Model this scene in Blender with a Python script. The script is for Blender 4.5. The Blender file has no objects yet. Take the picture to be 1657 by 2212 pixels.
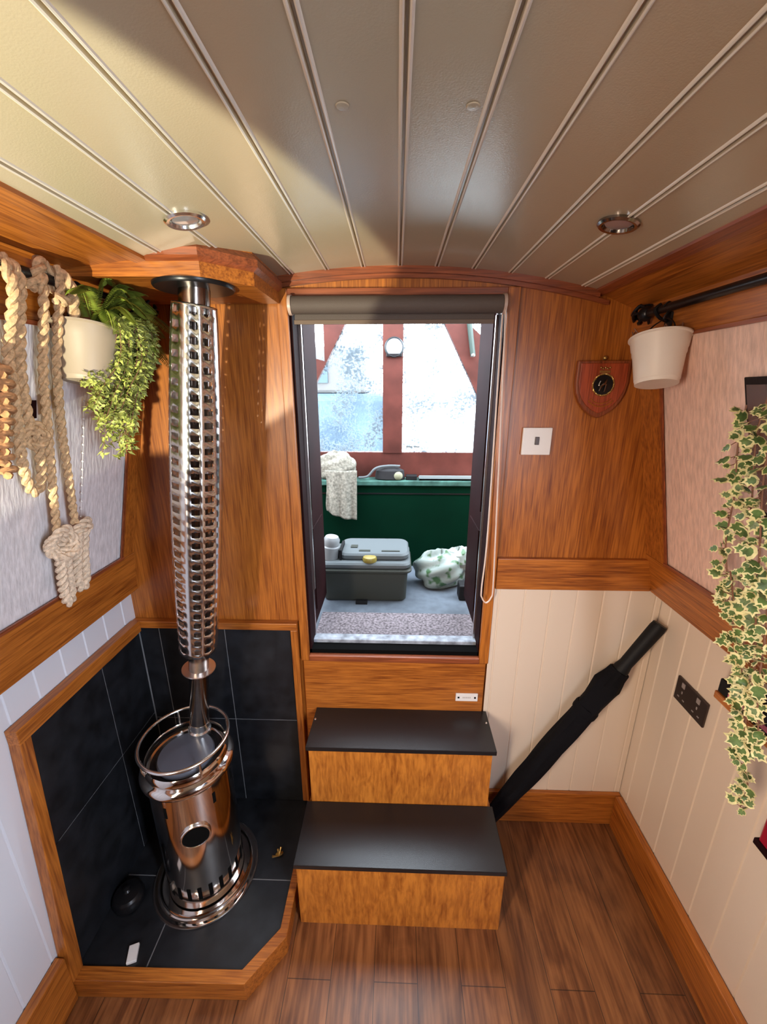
import bpy, math, random
from mathutils import Vector, Matrix
random.seed(7)
PI = math.pi
sc = bpy.context.scene
# ------------------------------------------------------------------ camera
FPX, VX, VY = 880.0, 28.5, 268.0          # focal length in px (1657x2212 frame), forward vanishing point offset
fw = Vector((VX, VY, FPX)).normalized()
up = Vector((0, fw.z, -fw.y)).normalized()
rt = fw.cross(up)
if rt.x < 0: rt = -rt
EYE = Vector((0, 0, 1.63))
m = Matrix(((rt.x, rt.y, -rt.z, EYE.x), (fw.x, fw.y, -fw.z, EYE.y), (up.x, up.y, -up.z, EYE.z), (0, 0, 0, 1)))
cd = bpy.data.cameras.new('camera'); cam = bpy.data.objects.new('camera', cd); sc.collection.objects.link(cam)
cam.matrix_world = m
cd.sensor_fit = 'VERTICAL'; cd.sensor_height = 24.0; cd.lens = FPX / 2212.0 * 24.0
cd.clip_start = 0.02; cd.clip_end = 200
sc.camera = cam
# ------------------------------------------------------------------ world, lights, exposure
sc.view_settings.view_transform = 'Standard'; sc.view_settings.look = 'None'
sc.view_settings.gamma = 1.0; sc.view_settings.use_curve_mapping = False
sc.view_settings.exposure = 0.0
sc.cycles.use_denoising = True
sc.cycles.caustics_reflective = False; sc.cycles.caustics_refractive = False
sc.cycles.max_bounces = 8; sc.cycles.diffuse_bounces = 4; sc.cycles.glossy_bounces = 4; sc.cycles.transmission_bounces = 6
sc.cycles.sample_clamp_indirect = 6.0
w = bpy.data.worlds.new('sky'); sc.world = w; w.use_nodes = True
bg = w.node_tree.nodes['Background']; bg.inputs[0].default_value = (0.80, 0.90, 1.0, 1); bg.inputs[1].default_value = 14.0
def area(name, loc, direction, sx, sy, power, col, spread=180):
    d = bpy.data.lights.new(name, 'AREA'); d.shape = 'RECTANGLE'; d.size = sx; d.size_y = sy; d.energy = power; d.color = col; d.spread = math.radians(spread)
    o = bpy.data.objects.new(name, d); sc.collection.objects.link(o); o.location = loc
    o.rotation_euler = Vector(direction).to_track_quat('-Z', 'Y').to_euler(); return o
area('daylight_right_window', (0.84, -0.30, 1.42), (-1, 0.95, -0.50), 0.5, 1.0, 46, (0.80, 0.87, 1.0), 100)
area('daylight_left_window', (-0.90, -0.35, 1.42), (1, 0.95, -0.50), 0.5, 1.0, 42, (1.0, 0.79, 0.61), 100)
sp = bpy.data.lights.new('sun_bounce', 'SPOT'); sp.energy = 165; sp.color = (1.0, 0.95, 0.70); sp.spot_size = math.radians(46.4); sp.spot_blend = 0.05; sp.shadow_soft_size = 0.015
so = bpy.data.objects.new('sun_bounce', sp); sc.collection.objects.link(so); so.location = (-0.74, -0.50, 1.18)
so.rotation_euler = Vector((0.0, 0.8526, 0.5225)).to_track_quat('-Z', 'Y').to_euler()

# ------------------------------------------------------------------ materials
def newmat(name):
    mt = bpy.data.materials.new(name); mt.use_nodes = True
    nt = mt.node_tree; b = nt.nodes['Principled BSDF']; return mt, nt, b
def plain(name, col, rough=0.5, metal=0.0, noise=0.0, nscale=40, bump=0.0, coat=0.0, trans=0.0, stretch=(1, 1, 1), emit=None, spec=None):
    mt, nt, b = newmat(name); L = nt.links
    b.inputs['Base Color'].default_value = (*col, 1); b.inputs['Roughness'].default_value = rough; b.inputs['Metallic'].default_value = metal
    b.inputs['Coat Weight'].default_value = coat; b.inputs['Transmission Weight'].default_value = trans; b.inputs['Coat Roughness'].default_value = 0.2
    if spec is not None: b.inputs['Specular IOR Level'].default_value = spec
    tc = nt.nodes.new('ShaderNodeTexCoord'); mp = nt.nodes.new('ShaderNodeMapping'); mp.inputs['Scale'].default_value = stretch
    L.new(tc.outputs['Object'], mp.inputs[0])
    n = nt.nodes.new('ShaderNodeTexNoise'); n.inputs['Scale'].default_value = nscale; n.inputs['Detail'].default_value = 6
    L.new(mp.outputs[0], n.inputs['Vector'])
    if noise > 0:
        r = nt.nodes.new('ShaderNodeValToRGB'); e = r.color_ramp.elements
        e[0].position = 0.3; e[1].position = 0.7
        e[0].color = (*[c * (1 - noise) for c in col], 1); e[1].color = (*[min(1, c * (1 + noise)) for c in col], 1)
        L.new(n.outputs['Fac'], r.inputs[0]); L.new(r.outputs[0], b.inputs['Base Color'])
    if bump > 0:
        bp = nt.nodes.new('ShaderNodeBump'); bp.inputs['Strength'].default_value = bump; bp.inputs['Distance'].default_value = 0.002
        L.new(n.outputs['Fac'], bp.inputs['Height']); L.new(bp.outputs[0], b.inputs['Normal'])
    if emit: b.inputs['Emission Color'].default_value = (*emit[0], 1); b.inputs['Emission Strength'].default_value = emit[1]
    return mt
def wood(name, axis, dark, light, rough=0.38, fine=120, coarse=9, coat=0.15, figure=0.0, st=1.0):
    mt, nt, b = newmat(name); L = nt.links
    tc = nt.nodes.new('ShaderNodeTexCoord')
    def noise(scale, st_, detail=5, dist=0.0):
        mp = nt.nodes.new('ShaderNodeMapping'); s = [1, 1, 1]; s['xyz'.index(axis)] = st_; mp.inputs['Scale'].default_value = s
        L.new(tc.outputs['Object'], mp.inputs[0])
        n = nt.nodes.new('ShaderNodeTexNoise'); n.inputs['Scale'].default_value = scale; n.inputs['Detail'].default_value = detail
        n.inputs['Distortion'].default_value = dist; L.new(mp.outputs[0], n.inputs['Vector']); return n
    n1 = noise(fine * 2.2, 0.035 * st, 4); n2 = noise(coarse, 0.12 * st, 5, 1.2); n3 = noise(fine * .75, 0.07 * st, 6, .6 + figure)
    a = nt.nodes.new('ShaderNodeMath'); a.operation = 'MULTIPLY_ADD'; L.new(n1.outputs['Fac'], a.inputs[0]); a.inputs[1].default_value = 0.58
    c = nt.nodes.new('ShaderNodeMath'); c.operation = 'MULTIPLY'; L.new(n2.outputs['Fac'], c.inputs[0]); c.inputs[1].default_value = 0.20; L.new(c.outputs[0], a.inputs[2])
    d = nt.nodes.new('ShaderNodeMath'); d.operation = 'MULTIPLY_ADD'; L.new(n3.outputs['Fac'], d.inputs[0]); d.inputs[1].default_value = 0.4; L.new(a.outputs[0], d.inputs[2])
    r = nt.nodes.new('ShaderNodeValToRGB'); e = r.color_ramp.elements; e[0].position = 0.43; e[1].position = 0.70
    e[0].color = (*dark, 1); e[1].color = (*light, 1); L.new(d.outputs[0], r.inputs[0]); L.new(r.outputs[0], b.inputs['Base Color'])
    b.inputs['Roughness'].default_value = rough; b.inputs['Coat Weight'].default_value = coat; b.inputs['Coat Roughness'].default_value = 0.25
    bp = nt.nodes.new('ShaderNodeBump'); bp.inputs['Strength'].default_value = 0.15; bp.inputs['Distance'].default_value = 0.001
    L.new(d.outputs[0], bp.inputs['Height']); L.new(bp.outputs[0], b.inputs['Normal'])
    return mt
OD, OL = (0.185, 0.043, 0.005), (0.50, 0.162, 0.023)
oak_z = wood('oak_veneer_upright', 'z', OD, OL)
oak_x = wood('oak_across', 'x', OD, OL)
oak_y = wood('oak_fore_and_aft', 'y', OD, OL)
red_x = wood('varnished_moulding', 'x', (0.13, 0.03, 0.010), (0.33, 0.085, 0.028))
red_y = wood('varnished_moulding_fore', 'y', (0.13, 0.03, 0.010), (0.33, 0.085, 0.028))
red_z = wood('varnished_moulding_upright', 'z', (0.13, 0.03, 0.010), (0.33, 0.085, 0.028))
step_w = wood('birch_step_face', 'z', (0.30, 0.085, 0.010), (0.60, 0.215, 0.030), fine=50, coarse=14, figure=1.5, st=4.0)
maroon = plain('maroon_paint', (0.015, 0.0035, 0.004), 0.7, noise=0.3, nscale=8, spec=0.08)
cratch_w = plain('red_brown_painted_timber', (0.07326, 0.01954, 0.01465), 0.5, noise=0.35, nscale=9, spec=0.2)
cream = plain('cream_painted_boards', (0.74, 0.62, 0.50), 0.42, bump=0.05, nscale=300)
white_l = plain('white_painted_boards', (0.68, 0.70, 0.76), 0.42, bump=0.05, nscale=300)
ceil_m = plain('satin_ceiling_paint', (0.50, 0.425, 0.30), 0.21, bump=0.10, nscale=420, spec=1.0)
bead_m = plain('highlit_pale_beading', (0.80, 0.74, 0.64), 0.25, spec=0.9)  # pale beads, with reflected highlight lines put into the colour
fab_l = plain('textured_vinyl_pale', (0.75, 0.73, 0.755), 0.65, noise=0.16, nscale=130, bump=0.9, stretch=(1, 1, 0.07))
fab_r = plain('textured_vinyl_warm_lit', (0.80, 0.56, 0.46), 0.65, noise=0.16, nscale=130, bump=0.9, stretch=(1, 1, 0.07))  # right panels: warm light put into the vinyl colour
black_met = plain('black_iron', (0.012, 0.012, 0.014), 0.3, metal=0.4)
black_pl = plain('black_rubber', (0.005, 0.005, 0.006), 0.6, spec=0.25, bump=0.3, nscale=120)
black_cl = plain('black_nylon', (0.004, 0.004, 0.006), 0.85, spec=0.15, bump=0.6, nscale=160)
tread_m = plain('anthracite_tread', (0.010, 0.009, 0.010), 0.28, bump=0.15, nscale=500, noise=0.2)
chrome = plain('polished_stainless', (0.80, 0.74, 0.70), 0.10, metal=1.0, noise=0.06, nscale=14)
chrome2 = plain('brushed_stainless', (0.85, 0.85, 0.84), 0.22, metal=1.0)
alu = plain('aluminium_trim', (0.90, 0.86, 0.86), 0.30, metal=1.0)
dark_st = plain('smoked_steel', (0.34, 0.30, 0.27), 0.18, metal=1.0, noise=0.3, nscale=20)
slot_m = plain('dark_void', (0.004, 0.004, 0.004), 0.9, spec=0.05)
glass_dk = plain('smoked_glass_lid', (0.085, 0.095, 0.125), 0.3, coat=0.5)
white_pl = plain('white_plastic', (0.82, 0.79, 0.77), 0.35)
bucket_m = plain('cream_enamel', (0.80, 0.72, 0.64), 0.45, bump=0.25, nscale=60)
bucket_t = plain('shaded_beige_enamel', (0.36, 0.29, 0.215), 0.5, bump=0.25, nscale=60)  # left pail: shade under the cornice put into a darker beige
rope_m = plain('cotton_rope', (0.60, 0.40, 0.22), 0.9, noise=0.35, nscale=150, bump=0.4)
rope_p = plain('bleached_cotton_rope', (0.72, 0.57, 0.42), 0.9, noise=0.28, nscale=150, bump=0.4)
rope_o = plain('tan_jute', (0.52, 0.27, 0.12), 0.9, noise=0.4, nscale=110, bump=0.5)
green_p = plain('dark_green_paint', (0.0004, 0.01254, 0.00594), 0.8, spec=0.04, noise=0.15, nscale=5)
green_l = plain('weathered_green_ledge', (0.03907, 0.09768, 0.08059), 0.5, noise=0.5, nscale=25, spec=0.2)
deck_m = plain('pale_blue_deck_paint', (0.11233, 0.13187, 0.15873), 0.5, noise=0.15, nscale=30, spec=0.2)
mat_m = plain('grey_fleck_mat', (0.18876, 0.16302, 0.17589), 0.95, noise=0.65, nscale=110, bump=1.0, spec=0.2)
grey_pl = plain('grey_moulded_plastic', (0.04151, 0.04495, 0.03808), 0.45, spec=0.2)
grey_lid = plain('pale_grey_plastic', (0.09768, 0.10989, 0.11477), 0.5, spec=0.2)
yellow_pl = plain('yellow_plastic', (0.205, 0.155, 0.026), 0.4)
sig_red = plain('red_enamel', (0.30, 0.008, 0.025), 0.3)
brass = plain('old_brass', (0.55, 0.36, 0.12), 0.4, metal=0.9)
socket_m = plain('black_nickel_plate', (0.075, 0.055, 0.050), 0.3, metal=0.6)
socket_hl = plain('socket_grey_detail', (0.30, 0.26, 0.25), 0.5)
blind_m = plain('taupe_blind_fabric', (0.095, 0.070, 0.058), 0.7, bump=0.3, nscale=400)
towel_m = plain('speckled_linen', (0.20513, 0.19536, 0.16117), 0.9, noise=0.45, nscale=90, bump=1.0, spec=0.2)
water_m = plain('canal_water', (0.10, 0.13, 0.13), 0.12)
boat_m = plain('pale_blue_hull', (0.05398, 0.08303, 0.11625), 0.6, noise=.5, nscale=1.5, spec=0.2)
boat2_m = plain('stone_cabin_paint', (0.09964, 0.09549, 0.09132), 0.5, spec=0.2)
hedge_m = plain('far_hedge', (0.10, 0.16, 0.10), 0.9, noise=0.6, nscale=4)
leaf_g = plain('ivy_green', (0.10, 0.17, 0.045), 0.45, noise=0.5, nscale=60)
leaf_c = plain('ivy_cream', (0.74, 0.68, 0.34), 0.5, noise=0.2, nscale=60)
stem_m = plain('brown_stem', (0.22, 0.10, 0.06), 0.7)
fern_m = plain('fern_green', (0.24, 0.30, 0.04), 0.5, noise=0.6, nscale=30)
boxw_m = plain('trailing_leaf_green', (0.38, 0.42, 0.10), 0.5, noise=0.7, nscale=45)
# tile with grout lines modelled separately
tile_m = plain('black_slate_tile', (0.0096, 0.0108, 0.0138), 0.42, noise=0.55, nscale=18, bump=0.5)
grout_m = plain('grey_grout', (0.20, 0.20, 0.21), 0.9)
# bag
def bagmat():
    mt, nt, b = newmat('printed_carrier_bag'); L = nt.links
    tc = nt.nodes.new('ShaderNodeTexCoord'); n = nt.nodes.new('ShaderNodeTexNoise'); n.inputs['Scale'].default_value = 26; n.inputs['Detail'].default_value = 1.5
    L.new(tc.outputs['Object'], n.inputs['Vector'])
    r = nt.nodes.new('ShaderNodeValToRGB'); e = r.color_ramp.elements; e[0].position = 0.36; e[0].color = (0.035, 0.10, 0.035, 1); e[1].position = 0.46; e[1].color = (0.24, 0.29, 0.275, 1)
    L.new(n.outputs['Fac'], r.inputs[0]); L.new(r.outputs[0], b.inputs['Base Color']); b.inputs['Roughness'].default_value = 0.4; return mt
bag_m = bagmat()
def panemat():
    mt, nt, b = newmat('misted_vinyl_pane'); L = nt.links
    out = nt.nodes['Material Output']
    tc = nt.nodes.new('ShaderNodeTexCoord'); n = nt.nodes.new('ShaderNodeTexNoise'); n.inputs['Scale'].default_value = 110; n.inputs['Detail'].default_value = 2
    n2 = nt.nodes.new('ShaderNodeTexNoise'); n2.inputs['Scale'].default_value = 7
    L.new(tc.outputs['Object'], n.inputs['Vector']); L.new(tc.outputs['Object'], n2.inputs['Vector'])
    mu = nt.nodes.new('ShaderNodeMath'); mu.operation = 'MULTIPLY'; L.new(n.outputs['Fac'], mu.inputs[0]); L.new(n2.outputs['Fac'], mu.inputs[1])
    r = nt.nodes.new('ShaderNodeValToRGB'); e = r.color_ramp.elements; e[0].position = 0.275; e[1].position = 0.315
    e[0].color = (0.02, 0.03, 0.03, 1); e[1].color = (0.85, 0.85, 0.85, 1); L.new(mu.outputs[0], r.inputs[0])
    tr = nt.nodes.new('ShaderNodeBsdfTransparent'); tl = nt.nodes.new('ShaderNodeBsdfTranslucent'); tl.inputs[0].default_value = (0.16, 0.185, 0.205, 1)
    mx = nt.nodes.new('ShaderNodeMixShader'); L.new(r.outputs[0], mx.inputs[0]); L.new(tr.outputs[0], mx.inputs[1]); L.new(tl.outputs[0], mx.inputs[2])
    L.new(mx.outputs[0], out.inputs[0]); return mt
pane_m = panemat()
def floormat():
    mt, nt, b = newmat('walnut_laminate_planks'); L = nt.links
    tc = nt.nodes.new('ShaderNodeTexCoord'); mp = nt.nodes.new('ShaderNodeMapping'); mp.inputs['Rotation'].default_value = (0, 0, PI / 2)
    mp.inputs['Location'].default_value = (0.28, 0.05, 0)
    L.new(tc.outputs['Object'], mp.inputs[0])
    br = nt.nodes.new('ShaderNodeTexBrick'); br.inputs['Scale'].default_value = 1.0; br.inputs['Brick Width'].default_value = 1.2; br.inputs['Row Height'].default_value = 0.125
    br.inputs['Mortar Size'].default_value = 0.0012; br.inputs['Mortar Smooth'].default_value = 0.1; br.offset = 0.37
    br.inputs['Color1'].default_value = (0.9, 0.9, 0.9, 1); br.inputs['Color2'].default_value = (1.25, 1.2, 1.15, 1); br.inputs['Mortar'].default_value = (0.35, 0.35, 0.35, 1)
    L.new(mp.outputs[0], br.inputs['Vector'])
    def noise(scale, st, dist):
        q = nt.nodes.new('ShaderNodeMapping'); q.inputs['Scale'].default_value = (1, st, 1); L.new(tc.outputs['Object'], q.inputs[0])
        n = nt.nodes.new('ShaderNodeTexNoise'); n.inputs['Scale'].default_value = scale; n.inputs['Detail'].default_value = 6; n.inputs['Distortion'].default_value = dist
        L.new(q.outputs[0], n.inputs['Vector']); return n
    n1 = noise(90, 0.06, .4); n2 = noise(11, 0.3, 1.6)
    ad = nt.nodes.new('ShaderNodeMath'); ad.operation = 'ADD'; L.new(n1.outputs['Fac'], ad.inputs[0]); L.new(n2.outputs['Fac'], ad.inputs[1])
    r = nt.nodes.new('ShaderNodeValToRGB'); e = r.color_ramp.elements; e[0].position = 0.40; e[1].position = 0.62
    hf = nt.nodes.new('ShaderNodeMath'); hf.operation = 'MULTIPLY'; hf.inputs[1].default_value = 0.5; L.new(ad.outputs[0], hf.inputs[0]); L.new(hf.outputs[0], r.inputs[0])
    e[0].color = (0.10, 0.034, 0.011, 1); e[1].color = (0.26, 0.105, 0.036, 1)
    mx = nt.nodes.new('ShaderNodeMix'); mx.data_type = 'RGBA'; mx.blend_type = 'MULTIPLY'; mx.inputs[0].default_value = 1
    L.new(r.outputs[0], mx.inputs[6]); L.new(br.outputs['Color'], mx.inputs[7]); L.new(mx.outputs[2], b.inputs['Base Color'])
    b.inputs['Roughness'].default_value = 0.36
    bp = nt.nodes.new('ShaderNodeBump'); bp.inputs['Strength'].default_value = 0.2; bp.inputs['Distance'].default_value = 0.001
    L.new(br.outputs['Fac'], bp.inputs['Height']); bp.invert = True; L.new(bp.outputs[0], b.inputs['Normal']); return mt
floor_m = floormat()
tint_m, _nt, _b = newmat('sky_dimming_glazing')
_t = _nt.nodes.new('ShaderNodeBsdfTransparent'); _t.inputs[0].default_value = (0.05, 0.055, 0.06, 1); _nt.links.new(_t.outputs[0], _nt.nodes['Material Output'].inputs[0])  # dark tint added so little sky light enters by the side windows

# ------------------------------------------------------------------ mesh helpers
class M:
    def __init__(s): s.v = []; s.f = []; s.mi = []
    def add(s, vs, fs, mi=0, mat=None):
        o = len(s.v)
        for p in vs:
            p = Vector(p); s.v.append(mat @ p if mat else p)
        for f in fs: s.f.append([i + o for i in f]); s.mi.append(mi)
        return s
    def box(s, x0, x1, y0, y1, z0, z1, mi=0, mat=None):
        vs = [(x, y, z) for z in (z0, z1) for y in (y0, y1) for x in (x0, x1)]
        return s.add(vs, [(0, 2, 3, 1), (4, 5, 7, 6), (0, 1, 5, 4), (2, 6, 7, 3), (0, 4, 6, 2), (1, 3, 7, 5)], mi, mat)
    def prism(s, pts, vec, mi=0):
        n = len(pts); vec = Vector(vec); a = [Vector(p) for p in pts]
        return s.add(a + [p + vec for p in a], [list(range(n))[::-1], list(range(n, 2 * n))] + [(i, (i + 1) % n, n + (i + 1) % n, n + i) for i in range(n)], mi)
    def lathe(s, prof, mat=None, n=40, mi=0):
        vs = []; fs = []
        for r, z in prof:
            for k in range(n): a = 2 * PI * k / n; vs.append((r * math.cos(a), r * math.sin(a), z))
        for j in range(len(prof) - 1):
            for k in range(n):
                k2 = (k + 1) % n; fs.append((j * n + k, j * n + k2, (j + 1) * n + k2, (j + 1) * n + k))
        if prof[0][0] > 1e-6: fs.append(list(range(n))[::-1])
        if prof[-1][0] > 1e-6: fs.append([(len(prof) - 1) * n + k for k in range(n)])
        return s.add(vs, fs, mi, mat)
    def tube(s, path, r, n=8, closed=False, mi=0, caps=True):
        P = [Vector(p) for p in path]; N = len(P); vs = []; fs = []
        T = []
        for i in range(N):
            a = P[(i - 1) % N] if (closed or i > 0) else P[0]; b = P[(i + 1) % N] if (closed or i < N - 1) else P[-1]
            t = (b - a); T.append(t.normalized() if t.length > 1e-9 else Vector((0, 0, 1)))
        ref = Vector((0, 0, 1)) if abs(T[0].z) < 0.9 else Vector((1, 0, 0))
        u = T[0].cross(ref).normalized()
        for i in range(N):
            u = (u - T[i] * u.dot(T[i])).normalized(); v = T[i].cross(u)
            rr = r[i] if isinstance(r, (list, tuple)) else r
            for k in range(n): a = 2 * PI * k / n; vs.append(P[i] + (u * math.cos(a) + v * math.sin(a)) * rr)
        for i in range(N if closed else N - 1):
            j = (i + 1) % N
            for k in range(n): k2 = (k + 1) % n; fs.append((i * n + k, i * n + k2, j * n + k2, j * n + k))
        if caps and not closed: fs.append(list(range(n))[::-1]); fs.append([(N - 1) * n + k for k in range(n)])
        return s.add(vs, fs, mi)
    def sphere(s, c, r, n=12, mi=0, sc3=(1, 1, 1)):
        pr = [(max(1e-5, math.sin(PI * k / n)) * 1.0, -math.cos(PI * k / n)) for k in range(n + 1)]
        vs = []; fs = []; q = n * 2
        for a, z in pr:
            for k in range(q): t = 2 * PI * k / q; vs.append((c[0] + r * sc3[0] * a * math.cos(t), c[1] + r * sc3[1] * a * math.sin(t), c[2] + r * sc3[2] * z))
        for j in range(n):
            for k in range(q): k2 = (k + 1) % q; fs.append((j * q + k, j * q + k2, (j + 1) * q + k2, (j + 1) * q + k))
        return s.add(vs, fs, mi)
    def build(s, name, mats, parent=None, smooth=False, bevel=0.0, label=None):
        off = parent_loc(parent)
        me = bpy.data.meshes.new(name); me.from_pydata([v - off for v in s.v], [], s.f); me.validate()
        for mt in (mats if isinstance(mats, (list, tuple)) else [mats]): me.materials.append(mt)
        if isinstance(mats, (list, tuple)) and len(me.polygons) == len(s.mi):
            for p, k in zip(me.polygons, s.mi): p.material_index = k
        if smooth:
            for p in me.polygons: p.use_smooth = True
        me.update()
        o = bpy.data.objects.new(name, me); sc.collection.objects.link(o)
        if parent: o.parent = parent
        if bevel:
            b = o.modifiers.new('bevel', 'BEVEL'); b.width = bevel; b.segments = 2; b.limit_method = 'ANGLE'
        if smooth:
            es = o.modifiers.new('edges', 'EDGE_SPLIT'); es.split_angle = math.radians(38)
        if label: o['label'] = label
        return o
def parent_loc(p):
    v = Vector((0, 0, 0))
    while p: v += p.location; p = p.parent
    return v
def tag(o, label, cat, group=None):
    o['label'] = label; o['category'] = cat
    if group: o['group'] = group
    return o
def thing(name, loc, label, cat, group=None):
    o = bpy.data.objects.new(name, None); sc.collection.objects.link(o); o.location = loc; o.empty_display_size = 0.05
    return tag(o, label, cat, group)
def struct(o, label=None):
    o['kind'] = 'structure'
    if label: o['label'] = label
    return o
def smoothpath(pts, k=6):
    P = [Vector(p) for p in pts]; out = []
    for i in range(len(P) - 1):
        a, b, c, d = P[max(0, i - 1)], P[i], P[i + 1], P[min(len(P) - 1, i + 2)]
        for j in range(k):
            t = j / k
            out.append(0.5 * ((2 * b) + (-a + c) * t + (2 * a - 5 * b + 4 * c - d) * t * t + (-a + 3 * b - 3 * c + d) * t ** 3))
    out.append(P[-1]); return out
def frame_to(p, q):
    """matrix placing local z along p->q at p"""
    d = (Vector(q) - Vector(p)); return Matrix.Translation(Vector(p)) @ d.to_track_quat('Z', 'Y').to_matrix().to_4x4()
def xr(z): return 0.796 - 0.22 * (z - 1.11)          # inner face of the leaning right cabin side
def xl(z): return -0.861 + 0.24 * (z - 1.11)         # and of the left one
def zc(x): return 1.935 - 0.2165 * x * x             # cabin roof arch
YB = 1.22; YA = -2.6                                   # bulkhead and stern end
GAP = (-0.85, 0.25)                                    # side window openings along the boat
WZ = (1.17, 1.68)

# ------------------------------------------------------------------ setting: floor, ceiling
o = M().box(-1.0, 1.0, YA, YB + 0.03, -0.03, 0.0).build('floor', floor_m); struct(o, 'brown wood-effect plank floor')
def grooved(pts_fn, n_b, pitch, lo, hi, w=0.013, dep=0.0035, bead=True):
    """cross-section positions: list of (s, depth) with a beaded joint each pitch"""
    prof = [(lo, 0)]
    k = math.ceil((lo - pts_fn) / pitch)
    while pts_fn + k * pitch < hi:
        c = pts_fn + k * pitch
        if c - w / 2 > lo + 1e-4 and c + w / 2 < hi:
            if bead:
                prof += [(c - w * .5, 0), (c - w * .42, -0.0016), (c - w * .30, -0.0024), (c - w * .18, -0.0014), (c - w * .08, 0.0022), (c + w * .08, 0.0022), (c + w * .18, -0.0014), (c + w * .30, -0.0024), (c + w * .42, -0.0016), (c + w * .5, 0)]
            else:
                prof += [(c - w / 2, 0), (c - w * .15, dep), (c + w * .15, dep), (c + w / 2, 0)]
        k += 1
    prof.append((hi, 0)); return prof
cp = grooved(0.006, 0, 0.0955, -0.512, 0.528, w=0.0135)
full = []
for i in range(len(cp) - 1):
    (a, d0), (b, d1) = cp[i], cp[i + 1]; n = max(1, int((b - a) / 0.02))
    for j in range(n): t = j / n; full.append((a + (b - a) * t, d0 + (d1 - d0) * t))
full.append(cp[-1])
mm = M(); vs = []
for x, d in full: vs += [(x, YA, zc(x) + d), (x, YB, zc(x) + d)]
for x, d in (full[-1], full[0]): vs += [(x, YA, 1.99), (x, YB, 1.99)]
n = len(full) + 2
for i in range(n):
    mm.f.append([2 * i, 2 * i + 1, 2 * ((i + 1) % n) + 1, 2 * ((i + 1) % n)])
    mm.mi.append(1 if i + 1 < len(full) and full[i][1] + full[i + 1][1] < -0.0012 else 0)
mm.v = [Vector(p) for p in vs]
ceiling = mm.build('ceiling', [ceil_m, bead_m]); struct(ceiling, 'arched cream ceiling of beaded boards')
for x, y in ((-0.064, 0.57), (0.083, 0.574)):
    z = zc(x); M().lathe([(0.008, z - 0.0005), (0.007, z - 0.0014), (0.0001, z - 0.0018)], Matrix.Translation((x, y, 0)), 24).build('screw_cap', ceil_m, ceiling, smooth=True)

# ------------------------------------------------------------------ bulkhead (wall_front)
bm = M()
T = 0.04
bm.box(-1.0, -0.318, YB, YB + T, 0, 1.99)
bm.box(0.316, 1.0, YB, YB + T, 0, 1.99)
bm.box(-0.318, 0.316, YB, YB + T, 1.872, 1.99)
bm.box(-0.318, 0.316, YB, YB + T, 0, 0.722)
wf = bm.build('wall_front', oak_z); struct(wf, 'varnished oak bulkhead around the doorway')
# arched cornice strip following the roof
def arch_strip(name, x0, x1, d0, d1, y0, y1, mat, parent):
    q = M(); n = 30; vs = []
    for i in range(n + 1):
        x = x0 + (x1 - x0) * i / n; z = zc(x)
        vs += [(x, y0, z - d0), (x, y0, z - d1), (x, y1, z - d1), (x, y1, z - d0)]
    fs = [(4 * i + k, 4 * i + (k + 1) % 4, 4 * i + 4 + (k + 1) % 4, 4 * i + 4 + k) for i in range(n) for k in range(4)] + [(0, 3, 2, 1), (4 * n, 4 * n + 1, 4 * n + 2, 4 * n + 3)]
    q.add(vs, fs); return q.build(name, mat, parent)
arch_strip('arched_moulding', -0.33, 0.53, 0.0, 0.016, YB - 0.020, YB, red_x, wf)
arch_strip('arched_moulding', -0.33, 0.56, 0.016, 0.026, YB - 0.010, YB, red_x, wf)
# grooved cream boarding under the dado
gp = grooved(0.342, 0, 0.0845, 0.323, 0.868, w=0.007, dep=0.003, bead=False)
def board_mesh(prof, place, z0, z1):
    q = M(); vs = []
    for s_, d in prof: vs += [place(s_, d, z0), place(s_, d, z1)]
    q.add(vs, [(2 * i, 2 * i + 2, 2 * i + 3, 2 * i + 1) for i in range(len(prof) - 1)]); return q
bq = board_mesh(gp, lambda s_, d, z: (s_, YB - 0.009 + d, z), 0.10, 1.02)
bq.build('cream_boarding', cream, wf)
M().box(0.326, 0.818, YB - 0.018, YB - 0.001, 1.005, 1.112).build('dado_rail', oak_x, wf, bevel=0.002)
M().box(0.335, 0.866, YB - 0.026, YB - 0.010, 0.0, 0.148).build('baseboard_front', oak_x, wf, bevel=0.002)
M().box(-0.318, 0.316, YB - 0.012, YB - 0.0005, 0.3, 0.715).build('riser_panel', oak_x, wf)
# door casing (trim)
t = struct(bpy.data.objects.new('trim_1', None), 'varnished casing round the bow doorway'); sc.collection.objects.link(t); t.location = (0, YB, 0.72)
M().box(-0.326, -0.297, YB - 0.014, YB + 0.002, 0.716, 1.885).build('casing_stile', oak_z, t, bevel=0.002)
M().box(0.293, 0.325, YB - 0.014, YB + 0.002, 0.716, 1.885).build('casing_stile', oak_z, t, bevel=0.002)
M().box(-0.297, 0.293, YB - 0.014, YB + 0.002, 1.866, 1.885).build('casing_head', red_x, t, bevel=0.002)
M().box(-0.297, 0.293, YB - 0.018, YB + 0.002, 0.716, 0.738).build('casing_sill', red_x, t, bevel=0.002)
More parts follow.
